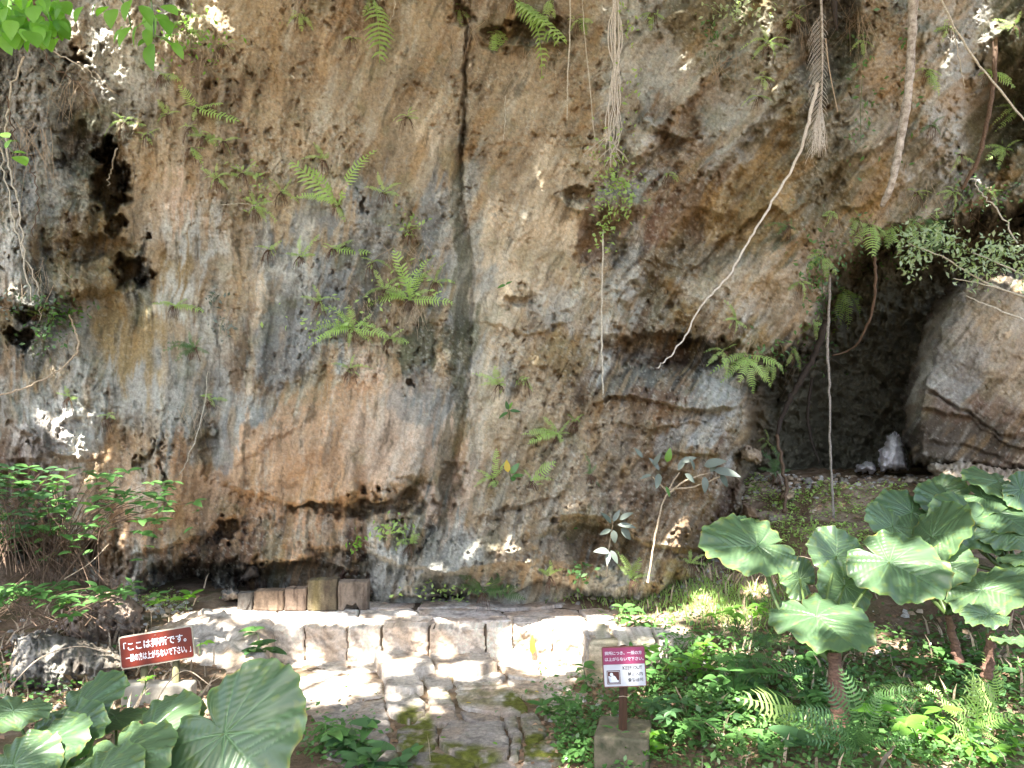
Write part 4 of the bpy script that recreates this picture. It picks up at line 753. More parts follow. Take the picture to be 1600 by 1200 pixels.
FERNS += [(1130, 548, [(-22, -6), (-24, 18), (6, 30)], 'fern at the left end of the fringe under the overhang'), (1205, 558, [(-10, 34), (10, 40), (22, 20)], 'fern hanging between the big fringe fern and the single frond'), (1275, 500, [(-18, 16), (16, 30), (4, 40), (20, 4)], 'fern at the left lip of the cave beside the liana'),
    (1395, 352, [(-10, 36), (16, 40), (32, 22), (-24, 20)], 'fern on the middle of the cave lip'), (1428, 345, [(-14, 24), (8, 38), (26, 26)], 'fern on the cave lip left of the pale bush'), (1340, 340, [(-26, 8), (-8, 26), (14, 20)], 'fern at the highest point left of the cave lip'), (1252, 440, [(-20, 12), (12, 24), (20, 6)], 'fern on the rock left of the dark creeper'),
    (1500, 240, [(-24, 4), (22, 14), (-6, 24)], 'fern behind the dark trunk'), (1590, 170, [(-28, 6), (-18, 24), (-22, -12)], 'fern reaching in from the right edge high up'), (1480, 40, [(-20, 8), (18, 14), (-4, 24)], 'fern below the taut root at the top'), (1350, 60, [(-16, 10), (16, 12), (0, 22)], 'fern between the palm frond and the mottled trunk'), (1240, 20, [(-24, 8), (-8, 22), (18, 12)], 'fern at the top edge left of the palm frond'),
    (600, 300, [(-26, -8), (-12, -24), (18, -16), (22, 6)], 'fern right of the biggest clump'), (505, 250, [(-30, -10), (-10, -26), (20, -14)], 'fern above the biggest clump'), (600, 452, [(-32, 4), (-14, -26), (20, -22), (26, 8)], 'fern left of the spreading fern'), (680, 440, [(-20, -12), (6, -26), (26, -4)], 'fern nearest to the crack on its left'), (500, 470, [(-28, -6), (-8, -22), (20, -10), (10, 14)], 'fern at the left end of the straggling clump'),
    (610, 530, [(-22, -8), (16, -14), (26, 8)], 'fern just above the pink tan bulge'), (440, 300, [(-14, -20), (12, -18), (20, 6)], 'fern on the blue grey rock left of the biggest clump'), (380, 270, [(-18, -10), (16, -16), (20, 4)], 'fern right of the bushy fern'), (350, 220, [(-22, -6), (18, -8), (8, 16)], 'fern right of the flat fronded one'), (230, 210, [(-18, -4), (16, -8), (6, 14)], 'fern right of the pale sunlit one'),
    (1020, 20, [(-22, 4), (18, 10), (-4, 24)], 'fern at the top edge right of the root bundle'), (905, 30, [(-16, 10), (10, 24), (20, 6)], 'fern at the top edge between thin root and bundle'), (720, 15, [(-20, 8), (14, 18), (-4, 26)], 'fern at the mouth of the crack on the top edge'), (470, 20, [(-22, 10), (16, 16), (0, 26)], 'fern at the top edge above the root spray'), (60, 490, [(-22, -8), (20, -12), (24, 8)], 'fern on the left rock beside the vine'), (420, 390, [(-16, -8), (16, -12)], 'little fern on violet grey rock'),
    (640, 850, [(-18, -6), (14, -12), (4, -18)], 'small fern on the dark base rock above the platform'), (860, 900, [(-16, -10), (14, -12), (2, -18)], 'small fern at the cliff foot left of the dull sapling'), (1080, 880, [(-18, -12), (16, -14), (2, -22), (22, 0)], 'fern on the bank right of the pale sapling'), (1200, 690, [(-14, 16), (12, 18), (0, -20)], 'shaded fern at the left wall of the cave')]
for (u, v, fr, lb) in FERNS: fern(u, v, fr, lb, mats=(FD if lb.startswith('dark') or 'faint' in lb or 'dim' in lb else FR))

# ------------------------------------------------------------------ roots and lianas
def root(name, pts, rad, mat, label, cat, group=None, wob=.0, wall=True, Y=None, off=.06, sides=6, extra=None):
    if wall: W = [K(u, v, off) for u, v in pts]
    else: W = [P(p[0], p[1], p[2] if len(p) > 2 else Y) for p in pts]
    b = Bag().add(*tube(W, rad, sides, wob, len(pts) + int(pts[0][0]), 7)); me = b.mesh(name, mat); c = W[0]; me.transform(Matrix.Translation(-c)); o = put(name, me); o.location = c
    return tag(o, label, cat, group)
root('root', [(1277, 130, 7.35), (1262, 200, 7.4), (1238, 262, 7.5), (1195, 335, 7.55), (1165, 385, 7.6), (1140, 430, 7.65), (1100, 472, 7.7), (1070, 525, 7.75), (1045, 560, 7.75), (1025, 575, 7.8)], [.018, .013, .011, .010, .008, .006], 'rootwhite', 'long pale root slanting down across the wall to the outcrop', 'root', wall=False, wob=.008)
root('tree_trunk', [(1430, -60, 7.0), (1427, 0, 7.05), (1424, 80, 7.1), (1418, 150, 7.15), (1405, 230, 7.25), (1392, 290, 7.35), (1378, 322, 7.5)], [.045, .042, .04, .038, .034, .026], 'bark', 'mottled pale and brown trunk growing down the upper right wall', 'tree trunk', wall=False, sides=10, wob=.002)
root('tree_trunk', [(1556, 40, 7.8), (1552, 130, 7.8), (1540, 200, 7.85), (1528, 250, 7.9), (1503, 295, 8.0)], [.024, .022, .022, .02, .018], 'rootbrown', 'dark brown trunk near the right edge of the wall', 'tree trunk', wall=False, sides=8, wob=.004)
root('root', [(1462, -20, 6.9), (1490, 40, 6.9), (1525, 95, 6.9), (1570, 150, 6.9), (1615, 205, 6.9)], [.008, .01, .008], 'rootpale', 'thin taut root crossing the top right corner', 'root', wall=False, wob=.003)
root('root', [(1472, 0, 7.2), (1490, 50, 7.2), (1502, 110, 7.25), (1508, 140, 7.3)], [.004, .005, .003], 'rootpale', 'short curved root hanging under the taut one', 'root', wall=False, wob=.004)
root('liana', [(1296, 430, 8.2), (1295, 500, 8.15), (1293, 540, 8.1), (1295, 600, 8.05), (1297, 680, 8.0), (1299, 740, 7.95), (1302, 810, 7.85)], [.013, .015, .013, .011, .012, .014], 'rootgrey', 'grey vertical liana hanging in front of the cave', 'liana', wall=False, wob=.004, sides=8)
root('root', [(1366, 400, 8.3), (1368, 440, 8.35), (1361, 490, 8.5), (1345, 530, 8.7), (1325, 548, 8.9), (1300, 556, 9.0)], [.016, .015, .012, .01], 'rootbrown', 'curved brown root bending left in the cave mouth', 'root', wall=False, wob=.004)
root('root', [(1292, 500, 8.6), (1275, 550, 8.7), (1245, 605, 8.8), (1222, 650, 8.9), (1214, 680, 8.9)], [.04, .035, .03, .02], 'rootdark', 'thick dark root slanting left in the cave', 'root', wall=False, wob=.006)
root('root', [(1268, 590, 9.6), (1263, 640, 9.6), (1266, 680, 9.6), (1280, 725, 9.5)], [.018, .02, .012], 'rootdark', 'thin black root in the shadow of the cave', 'root', wall=False, wob=.006)
root('root', [(1590, 380, 7.9), (1560, 330, 7.9), (1540, 310, 7.9), (1520, 280, 8.0)], [.009, .008, .006], 'rootpale', 'pale root looping out by the right edge', 'root', wall=False, wob=.01)
root('root', [(1214, 680, 8.7), (1222, 720, 8.5), (1228, 770, 8.2), (1224, 800, 8.0)], [.02, .018, .02], 'rootbrown', 'brown root going down the slope under the dark one', 'root', wall=False, wob=.01)
root('hanging_root', [(892, -20, 7.4), (890, 60, 7.4), (887, 120, 7.4), (886, 188, 7.45)], [.006, .007, .005], 'rootpale', 'straight thin root hanging from the top edge left of the bundle', 'root', 'thin roots hanging down the cliff', wall=False, wob=.003)
root('hanging_root', [(908, -20, 7.5), (916, 80, 7.5), (924, 160, 7.55), (930, 230, 7.6)], [.004, .005, .004], 'rootpale', 'very thin root hanging just left of the white bundle', 'root', 'thin roots hanging down the cliff', wall=False, wob=.004)
root('hanging_root', [(943, 360, 7.6), (941, 430, 7.6), (940, 500, 7.6), (941, 570, 7.5), (944, 632, 7.4), (953, 626, 7.35)], [.008, .009, .009, .008, .006], 'rootpale', 'cream root dropping below the leafy bundle with a hooked end', 'root', 'thin roots hanging down the cliff', wall=False, wob=.004)
root('hanging_root', [(790, 150), (789, 190), (787, 220)], .004, 'rootpale', 'short thin root on bare rock right of the crack', 'root', 'thin roots hanging down the cliff', wob=.004)
root('hanging_root', [(618, -10), (614, 25), (598, 52)], [.005, .003], 'rootpale', 'curved thin root at the top edge left of the crack', 'root', 'thin roots hanging down the cliff', wob=.004)
root('vine', [(108, 492), (118, 520), (122, 545), (100, 572), (60, 596), (20, 612), (-20, 622)], [.009, .01, .009, .008], 'straw', 'yellowish vine curving to the left edge', 'vine', wob=.005, off=.12)
root('root', [(183, 232), (175, 262), (168, 290)], [.008, .005], 'rootpale', 'white root hanging in the dark hole', 'root', wob=.008, off=.9)
root('root', [(60, 70), (90, 85), (130, 105), (160, 140)], [.006, .007, .005], 'rootpale', 'pale root crossing the top left rock', 'root', wob=.01, off=.1)
root('root', [(325, 580), (318, 640), (300, 700), (280, 742)], [.004, .005, .003], 'rootpale', 'pale thin stem running down the orange wall at the left', 'root', wob=.006)
root('root', [(400, 322), (380, 318), (345, 320)], [.004, .003], 'rootpale', 'straight twig beside the tufted fern', 'root', wob=.002, off=.15)
# left curtain of vines
for i, (pts, r, lb) in enumerate([([(38, 88), (20, 130), (8, 190), (14, 260), (30, 330), (38, 400), (48, 470)], .011, 'thickest grey vine down the left edge'), ([(10, 150), (22, 210), (46, 260), (58, 300), (52, 370)], .007, 'thin grey vine beside the thickest at the left edge'),
                             ([(0, 230), (12, 300), (30, 380), (60, 450), (62, 500)], .008, 'grey vine slanting right under the left edge leaves'), ([(70, 60), (76, 100), (110, 120), (140, 150)], .006, 'curling vine below the corner leaves')]):
    root('vine', pts, [r, r * .9, r * .6], 'rootbrown' if i % 2 else 'rootpale', lb, 'vine', 'vines over the left rock', wob=.012, off=.1)
# root sprays (fine, uncountable)
b = Bag()
for (u0, v0, n, L, spread) in [(470, 0, 20, 70, 40), (640, 475, 26, 50, 60), (560, 480, 14, 40, 40), (610, 20, 22, 60, 60), (700, 40, 16, 60, 50), (410, 95, 12, 40, 20), (330, 80, 10, 30, 20), (40, 200, 22, 90, 40), (110, 130, 18, 70, 40), (560, 210, 12, 40, 40), (1420, 300, 18, 60, 60), (1380, 350, 24, 70, 60),
                             (1160, 540, 20, 40, 60), (1340, 20, 26, 110, 40), (1250, 20, 20, 90, 40), (1130, 90, 14, 60, 40), (520, 600, 10, 40, 30), (640, 390, 24, 50, 40), (60, 420, 18, 60, 40), (940, 470, 10, 50, 20), (1500, 340, 20, 60, 60), (1250, 560, 14, 60, 40), (300, 640, 10, 50, 30), (850, 80, 14, 70, 40)]:
    for k in range(n):
        u = u0 + random.gauss(0, spread * .5); v = v0 + random.gauss(0, spread * .25); du_, L_ = random.gauss(0, L * .35), L * random.uniform(.3, 1.1)
        b.add(*tube([K(u, v, .02), K(u + du_ * .5, v + L_ * .45, .05), K(u + du_, v + L_, .03)], [.0028, .0022, .0012], 3, .004, k, 3))
tag(b.mesh and put('root_tangle', b.mesh('root_tangle', 'straw')), 'fine dry rootlets tangled over the cliff face', 'roots', kind='stuff')
# white bundle with small leaves
base = P(962, 0, 7.5); rb = empty('root_bundle', base, 'thick bundle of white twisted roots hanging down the wall, leafy below', 'root bundle')
for i in range(16):
    o_ = lambda s: random.gauss(0, s)
    q = [P(962 + o_(2), -20, 7.5), P(963 + o_(4), 60, 7.5 + o_(.02)), P(960 + o_(5), 140, 7.52 + o_(.02)), P(956 + o_(8), 200 + o_(10), 7.55 + o_(.02)), P(952 + o_(14), 260 + o_(25), 7.6 + o_(.03))]
    put('root', rel(Bag().add(*tube(q, [.006, .005, .004, .0025], 4, .004, i, 6)).mesh('root', 'rootwhite'), rb), rb)
def cloud_leaves(name, root_, pts, size, mat, nrm=(0, -1, .6), jit=.6, w=.5):
    V = []; Q = []; n = 0
    for p in pts:
        d = Vector((random.gauss(0, 1), random.gauss(0, .6), random.gauss(-.2, .8))).normalized(); nn = Vector(nrm) + Vector((random.gauss(0, jit), random.gauss(0, jit), random.gauss(0, jit)))
        x = d.cross(nn).normalized(); L = size * random.uniform(.6, 1.3); z = x.cross(d)
        p = Vector(p); V += [p, p + d * L * .45 + x * L * w * .5 + z * L * .05, p + d * L - z * L * .1, p + d * L * .45 - x * L * w * .5 + z * L * .05]; Q.append((n, n + 1, n + 2, n + 3)); n += 4
    me = mesh(name, [tuple(v) for v in V], np.array(Q), mat)
    return put(name, rel(me, root_) if root_ else me, root_)
pts = []
for (u, v, su, sv, n) in [(950, 240, 14, 30, 60), (960, 300, 20, 26, 130), (945, 350, 10, 24, 60), (975, 290, 12, 24, 60), (985, 40, 10, 14, 14), (968, 10, 10, 10, 14), (985, 130, 12, 40, 30)]:
    pts += [P(random.gauss(u, su), random.gauss(v, sv), 7.5 + random.gauss(0, .06)) for _ in range(n)]
cloud_leaves('foliage', rb, pts, .05, 'fern')
# dead palm frond
base = P(1282, -10, 7.1); pf = empty('dead_palm_frond', base, 'dead pale palm frond hanging from the top edge', 'palm frond')
put('midrib', rel(Bag().add(*tube([P(1282, -20, 7.1), P(1285, 60, 7.1), P(1284, 140, 7.12), P(1281, 200, 7.15), P(1278, 235, 7.2)], [.012, .01, .007, .004], 6)).mesh('midrib', 'bark'), pf), pf)
put('midrib', rel(Bag().add(*tube([P(1290, 60, 7.1), P(1296, 110, 7.1), P(1309, 175, 7.12)], [.006, .004], 5)).mesh('midrib', 'straw'), pf), pf)
b = Bag()
for i in range(90):
    v = 20 + i * 2.35; s = -1 if i % 3 else 1; L = (24 if s < 0 else 10) * random.uniform(.7, 1.3); u = 1284 - (v > 180) * 2
    b.add(*tube([P(u, v, 7.12), P(u + s * L * .6, v + L * .7, 7.08), P(u + s * L * .8, v + L * 1.2, 7.1)], [.0022, .0012], 3, 0, i, 2))
for i in range(40):
    u = 1281 + random.gauss(0, 4); b.add(*tube([P(1282, 150 + i, 7.15), P(u, 200, 7.12), P(u + random.gauss(0, 5), 225 + random.uniform(0, 22), 7.12)], [.003, .0015], 3, 0, i, 3))
put('leaflets', rel(b.mesh('leaflets', 'rootwhite'), pf), pf)
root('dead_stalk', [(1302, -20, 7.3), (1304, 20, 7.3), (1308, 48, 7.3)], [.035, .025, .008], 'rootdark', 'short black stalk hanging beside the dead palm frond', 'stalk', wall=False)

# ------------------------------------------------------------------ plants with single leaves
def plant(name, label, cat, stems, leaves, kind='shrub', group=None, mat='stalk', rad=.006, Y=None):
    """stems: lists of (u, v, Y); leaves: (u, v, Y, angle deg, length px)"""
    s0 = P(*stems[0][0]); r = empty(name, s0, label, cat, group)
    for i, st in enumerate(stems): put('stem', rel(Bag().add(*tube([P(*q) for q in st], [rad, rad * .8, rad * .5], 6, rad * .3, i, 5)).mesh('stem', mat), r), r)
    for (u, v, y, an, L, *kd) in leaves:
        a = P(u, v, y); b = P(u + L * math.cos(R(an)), v - L * math.sin(R(an)), y - random.uniform(-.05, .12) * L / 40)
        add_leaf(r, a, b, toward + Vector((random.uniform(-.5, .5), 0, random.uniform(0, .6))), kd[0] if kd else kind)
    return r
plant('sapling', 'thin pale sapling with grey purple leaves in front of the outcrop', 'sapling', [[(1012, 910, 6.85), (1022, 850, 6.85), (1035, 790, 6.85), (1048, 760, 6.85), (1062, 738, 6.85)], [(1040, 775, 6.85), (1070, 752, 6.8), (1110, 738, 6.8)], [(1045, 765, 6.85), (1085, 760, 6.85), (1125, 745, 6.75)], [(1042, 768, 6.85), (1020, 745, 6.75)]],
      [(1030, 735, 6.75, 130, 26), (1022, 728, 6.75, 60, 24), (1018, 742, 6.75, 200, 20), (1030, 740, 6.75, 260, 24), (1042, 722, 6.75, 75, 22, 'bright'), (1060, 735, 6.75, 60, 26), (1066, 722, 6.75, 20, 24), (1085, 735, 6.75, 100, 20), (1110, 738, 6.75, 60, 26), (1115, 735, 6.75, -10, 44), (1125, 742, 6.75, -50, 24), (1100, 745, 6.75, -80, 26), (1070, 740, 6.75, 320, 22), (1040, 760, 6.75, 290, 18, 'shrub'), (1004, 715, 6.75, 130, 20), (1100, 728, 6.75, 20, 34)], 'greyleaf', mat='straw', rad=.01)
plant('sapling', 'small dull leaved sapling left of the pale one', 'sapling', [[(948, 900, 7.0), (950, 870, 7.0), (955, 835, 7.0), (958, 815, 6.95)]],
      [(958, 815, 6.9, 60, 22), (955, 818, 6.9, 130, 24), (955, 828, 6.9, 200, 20), (958, 828, 6.9, 280, 22), (965, 820, 6.9, -10, 30), (970, 826, 6.9, -40, 26), (952, 862, 6.9, 170, 22), (952, 862, 6.9, 260, 22), (954, 860, 6.9, -60, 24), (968, 812, 6.9, 30, 24)], 'greyleaf', mat='straw', rad=.006)
plant('seedling', 'glossy three leaved seedling on the tan wall', 'seedling', [[(795, 655, 7.8), (796, 645, 7.75), (794, 638, 7.7)]], [(794, 640, 7.7, 105, 14, 'darkleaf'), (796, 642, 7.7, -5, 18, 'darkleaf'), (794, 644, 7.7, 215, 18, 'shrub'), (794, 640, 7.7, 60, 14, 'bright')])
plant('seedling', 'plant with one yellow leaf beside the tall fern', 'seedling', [[(800, 760, 7.6), (798, 745, 7.55), (796, 735, 7.5)]], [(794, 738, 7.5, 100, 20, 'yellow'), (798, 740, 7.5, 55, 20, 'shrub'), (800, 744, 7.5, 0, 22, 'shrub'), (798, 745, 7.5, -40, 20, 'shrub')])
plant('seedling', 'seedling with four drooping leaves on the lower wall', 'seedling', [[(812, 778, 7.6), (825, 786, 7.55), (850, 800, 7.5)]], [(820, 785, 7.5, 110, 16), (828, 790, 7.5, -70, 16), (846, 796, 7.5, 190, 20), (850, 800, 7.5, -10, 22), (852, 800, 7.5, -80, 20), (820, 782, 7.5, 20, 18)], 'shrub')
plant('seedling', 'seedling with leaf fan on the rock above the platform', 'seedling', [[(885, 838, 7.6), (880, 825, 7.5), (876, 815, 7.5)]], [(876, 815, 7.5, 120, 20), (878, 815, 7.5, 40, 20), (878, 822, 7.5, -10, 26), (874, 825, 7.5, 200, 24), (880, 828, 7.5, -60, 16)], 'shrub')
plant('seedling', 'small green seedling low beside the crack', 'seedling', [[(560, 462, 7.9), (560, 455, 7.85)]], [(790, 445, 7.9, 200, 14), (790, 445, 7.9, 30, 12)], 'shrub')
# wall creepers: small leafed mats
for (u, v, su, sv, n, mat, lb) in [(80, 500, 26, 22, 160, 'fern_dark', 'small leaved dark plant in the hollow at the left edge'), (30, 480, 20, 14, 60, 'greyleaf', 'grey green tuft on the left wall'), (110, 495, 12, 8, 30, 'bright', 'bright yellow green tuft at the top of the curving vine'),
                             (400, 290, 14, 20, 36, 'fern', 'thin leafy twig above the tufted fern'), (1150, 15, 26, 14, 110, 'silver', 'pale leaved plant at the top edge right of the bundle'), (1110, 50, 14, 12, 40, 'fern_dark', 'blue green leafed tuft near the top edge'), (1345, 160, 12, 60, 60, 'fern_dark', 'creeper with tiny leaves right of the palm frond'),
                             (1420, 100, 10, 60, 40, 'fern_dark', 'creeper leaves along the mottled trunk'), (1285, 450, 18, 50, 220, 'fern_dark', 'dark creeper at the left lip of the cave'), (1240, 560, 40, 16, 120, 'fern_dark', 'leafy fringe under the overhang left of the cave'), (1370, 400, 40, 22, 120, 'fern_dark', 'tangle of dark leaves hanging inside the cave lip'), (1540, 310, 40, 20, 120, 'fern_dark', 'dark leaves in the recess above the pale bush'), (530, 500, 44, 18, 60, 'fern', 'loose leaf sprays beside the straggling fern'), (650, 440, 30, 16, 50, 'fern', 'loose leaf sprays over the brown root tangle'), (300, 60, 40, 26, 120, 'bright', 'sunlit leafy growth behind the hanging branches'), (640, 350, 16, 10, 30, 'fern', 'pale tuft left of the crack'), (330, 465, 12, 8, 24, 'greyleaf', 'grey tuft on the left wall beside a fern'), (345, 510, 12, 10, 24, 'greyleaf', 'grey tuft above the violet rock'),
                             (612, 828, 16, 10, 50, 'fern', 'small leafy plant on dark rock above the platform'), (560, 848, 8, 6, 20, 'bright', 'little bright sprout above the tablets'), (905, 895, 12, 10, 30, 'fern_dark', 'dark seedling cluster at the cliff foot'), (690, 925, 30, 8, 60, 'fern', 'weeds at the cliff foot behind the paving')]:
    c0 = K(u, v, .05); r = empty('wall_plant', c0, lb, 'plant', 'small plants on the cliff')
    cloud_leaves('foliage', r, [K(random.gauss(u, su), random.gauss(v, sv), random.uniform(.03, .12)) for _ in range(n)], .055, mat)
    put('stem', rel(Bag().add(*tube([K(u, v + sv, .02), K(u, v, .06), K(u + 4, v - sv, .04)], .003, 4)).mesh('stem', 'stalk'), r), r)

# pale leaved bush on top of the right boulder
c0 = P(1560, 450, 7.7); sb = empty('bush', c0, 'bush with pale small leaves over the right boulder', 'bush')
for i, q in enumerate([[(1640, 480, 7.9), (1540, 440, 7.7), (1480, 405, 7.6), (1420, 380, 7.5)], [(1640, 450, 7.8), (1580, 420, 7.6), (1520, 395, 7.5)], [(1620, 470, 7.8), (1540, 445, 7.7), (1490, 435, 7.6)], [(1600, 500, 7.7), (1550, 480, 7.7), (1510, 462, 7.7)]]):
    put('branch', rel(Bag().add(*tube([P(*p) for p in q], [.012, .008, .004], 6, .004, i)).mesh('branch', 'rootpale'), sb), sb)
pts = []
for i in range(900):
    t = random.random() ** .8; u = 1640 - 235 * t; v = 425 - 50 * t + random.gauss(0, 20) + (18 * math.sin(u / 17)); pts.append(P(u, v, 7.6 + random.gauss(0, .12)))
cloud_leaves('foliage', sb, pts, .06, 'silver', (0, -.6, 1), .4)

# overhanging tree: crown that shades the place, its branches hanging in at the top left
TREE = empty('broadleaf_tree', (-3.2, -2.4, .6), 'broadleaf tree whose bright leafy branches hang in at the top left', 'tree')
put('trunk', rel(Bag().add(*tube([(-3.2, -2.4, .3), (-3.1, -2.3, 3), (-2.8, -1.8, 6), (-2, -.8, 9)], [.3, .25, .2, .12], 10, .02, 1)).mesh('trunk', 'bark'), TREE), TREE)
for i, q in enumerate([[(-2.9, -2, 5), (-3.4, 0, 6.6), (-3.3, 2, 7.2), (-2.6, 3.6, 6.9)], [(-2, -.8, 9), (0, 1, 10), (3, 2.5, 10.3)], [(-2.4, -1.2, 7.5), (1, -1, 9), (4, 1, 9.8)], [(-2.8, -1.8, 6), (-6, 0, 8), (-8, 3, 9)], [(-2, -.8, 9), (-2, 2, 10.4), (-1, 4, 11)],
                       [(-3.3, 1.6, 7.1), (-3.0, 3.0, 5.7), (-2.3, 3.55, 4.25)], [(-3.3, 2, 7.2), (-2.4, 3.4, 5.6), (-1.95, 3.75, 4.2)]]):
    put('limb', rel(Bag().add(*tube(q, [.09, .05, .02] if i < 5 else [.03, .012, .004], 7, .02, i)).mesh('limb', 'bark'), TREE), TREE)
def hang(leaves, kind):
    for (u, v, an, L) in leaves:
        y = 3.6 + random.gauss(0, .12); a = P(u, v, y); b = P(u + L * math.cos(R(an)), v - L * math.sin(R(an)), y - random.uniform(-.06, .1))
        b = a.lerp(b, .86); add_leaf(TREE, a, b, Vector((random.uniform(-.4, .4), -.6, .8)), kind)
L1 = [(random.uniform(-20, 95), random.uniform(-20, 62), random.uniform(-150, -20), random.uniform(17, 31)) for _ in range(120)]
L2 = [(168, 10, 215, 26), (178, 14, 250, 30), (150, 5, 250, 30), (130, 10, 230, 30), (205, 42, 225, 40), (215, 40, 250, 40), (232, 20, 280, 40), (222, 8, 300, 36), (235, 60, 205, 26), (236, 68, 265, 44), (250, 58, -30, 34), (262, 58, 25, 20), (270, 66, -55, 34), (240, 30, 200, 34), (228, 45, 280, 34), (246, 22, 320, 26), (205, 0, 240, 36), (190, 46, 230, 30), (255, 30, 300, 26), (60, 40, 280, 44), (90, 30, 300, 40), (255, 8, 330, 30), (15, 215, 150, 20), (12, 222, 10, 20), (20, 238, 0, 24), (8, 232, 60, 20), (26, 244, -40, 22)]
hang(L1, 'oval'); hang(L2, 'oval')
for q in [[(236, 0), (240, 30), (240, 60)], [(240, 55), (256, 60), (268, 66)], [(60, -20), (80, 30), (92, 60)], [(180, -20), (200, 20), (205, 46)], [(-10, 205), (8, 222), (22, 240)]]:
    put('twig', rel(Bag().add(*tube([P(u, v, 3.6) for u, v in q], .004, 5)).mesh('twig', 'stalk'), TREE), TREE)
# gaps in the crown where the sun comes through: (u, v, radius m, kind of surface)
def on_surface(u, v):
    g = onground(u, v) if v > 760 else None
    if v >= 930 and 262 < u < 1020 and v <= 985: return PZ(u, v, ZP)
    if v > 985 and v < 1036 and 262 < u < 930: return P(u, v, YF)
    if g is not None and (v > 945 or u > 1170): return g
    return K(u, v, 0)
GAPS = [(300, 962, .12), (340, 960, .17), (385, 960, .17), (430, 962, .18), (475, 963, .18), (515, 966, .13), (550, 970, .09), (590, 968, .06), (630, 962, .05), (700, 968, .05), (760, 966, .05), (820, 962, .08),
        (850, 968, .16), (890, 965, .25), (930, 962, .22), (830, 1000, .13), (865, 1010, .26), (905, 1015, .22), (880, 1040, .2), (820, 1030, .12), (850, 1050, .14), (790, 1030, .07), (980, 965, .2), (1030, 960, .18), (1090, 950, .2), (1150, 960, .18), (1060, 985, .08), (1180, 930, .12), (1120, 925, .12),
        (450, 1062, .16), (500, 1070, .2), (545, 1064, .15), (480, 1040, .1), (520, 1095, .15), (570, 1080, .1), (610, 1050, .06), (640, 1052, .06), (660, 1030, .05), (700, 1034, .05), (740, 1060, .13), (700, 1058, .08), (770, 1056, .08), (620, 1064, .06), (690, 1090, .06), (620, 1095, .04), (655, 1104, .04), (680, 1118, .05), (620, 1118, .04), (790, 1076, .04), (740, 1150, .04), (560, 1040, .07), (600, 1030, .05), (430, 1100, .09),
        (165, 965, .14), (185, 985, .1), (150, 955, .07), (240, 945, .06), (262, 985, .05), (190, 1040, .03), (250, 1105, .06), (280, 1090, .05), (120, 1085, .06), (40, 1100, .05), (75, 660, .1), (100, 645, .07), (120, 670, .1), (60, 640, .05), (140, 650, .05), (110, 690, .07), (170, 515, .04), (50, 540, .06), (80, 550, .07), (30, 420, .08), (60, 400, .05), (90, 430, .05), (20, 330, .05), (140, 192, .05), (185, 190, .06), (205, 190, .04), (60, 375, .05), (15, 350, .04), (55, 300, .03), (110, 270, .03),
        (150, 60, .07), (145, 100, .05), (230, 60, .08), (260, 50, .08), (300, 30, .09), (330, 15, .1), (340, 35, .06), (280, 15, .08), (110, 20, .08), (60, 20, .1), (20, 40, .1), (150, 20, .1), (200, 20, .07), (360, 30, .05), (120, 60, .06), (180, 80, .05), (1160, 10, .1), (1190, 5, .08), (1210, 140, .04), (1200, 20, .06),
        (1420, 395, .08), (1460, 405, .1), (1500, 400, .11), (1550, 400, .12), (1590, 410, .12), (1480, 425, .08), (1530, 430, .08), (1580, 435, .1), (1490, 60, .05), (1480, 90, .05), (1540, 120, .05), (1530, 20, .06), (1070, 100, .05), (950, 5, .05), (1440, 480, .04), (1400, 740, .05), (1480, 735, .06), (1540, 735, .07), (1590, 745, .07)]
NEAR = [(1250, 950, 4.9, .10), (1290, 970, 4.8, .12), (1240, 965, 4.8, .07), (1320, 985, 4.8, .07), (1230, 990, 4.8, .05), (1400, 885, 5.1, .05), (1440, 895, 5.1, .05), (1480, 905, 5.0, .05), (1380, 870, 5.1, .04), (1200, 850, 5.1, .03), (1500, 850, 5.6, .07), (1540, 800, 6, .08), (1470, 850, 5.6, .05), (1560, 950, 5.0, .05), (1590, 1020, 4.5, .08), (1560, 1010, 4.5, .05), (1300, 850, 5.3, .03), (1180, 815, 5.5, .07), (1520, 750, 6.2, .06), (1590, 760, 6, .05),
        (260, 1120, 3.9, .05), (330, 1075, 4.0, .03), (120, 1140, 3.8, .05), (60, 1160, 3.7, .05), (130, 1185, 3.7, .07), (20, 1130, 3.8, .05), (190, 1150, 3.8, .04), (370, 1190, 3.6, .04), (205, 1030, 5.5, .03), (260, 1020, 5.5, .02), (1450, 1150, 4.3, .06), (1500, 1140, 4.3, .06), (1480, 1180, 4.2, .08), (1550, 1180, 4.2, .06), (1420, 1160, 4.3, .05), (1110, 1040, 5.2, .05), (1080, 1060, 5.2, .05), (1150, 1060, 5.2, .05), (1060, 1120, 4.9, .05), (1130, 1110, 4.8, .05), (1000, 1120, 4.9, .04), (970, 1150, 4.8, .06), (1180, 1150, 4.5, .05), (1100, 1180, 4.5, .05), (880, 1150, 4.9, .04), (900, 1120, 5, .04), (60, 800, 6.2, .05), (130, 820, 6.2, .06), (30, 860, 6.1, .05), (110, 760, 6.2, .04), (160, 860, 6.2, .04), (50, 950, 6, .05), (130, 940, 6, .06), (180, 1110, 4, .03)]
GAPS = [(u, v, r * (1.7 if 380 < v < 440 and u > 1400 else 1) * (.62 if v < 900 and u < 700 else 1) * (.6 if v < 700 and u > 1000 and not v > 380 else 1)) for u, v, r in GAPS if not (v < 440 and 280 < v and u < 100)]
holes = [(on_surface(u, v + (12 if 950 < v <= 970 and u > 800 else 0)), r) for u, v, r in GAPS] + [(P(u, v, y), r) for u, v, y, r in NEAR]
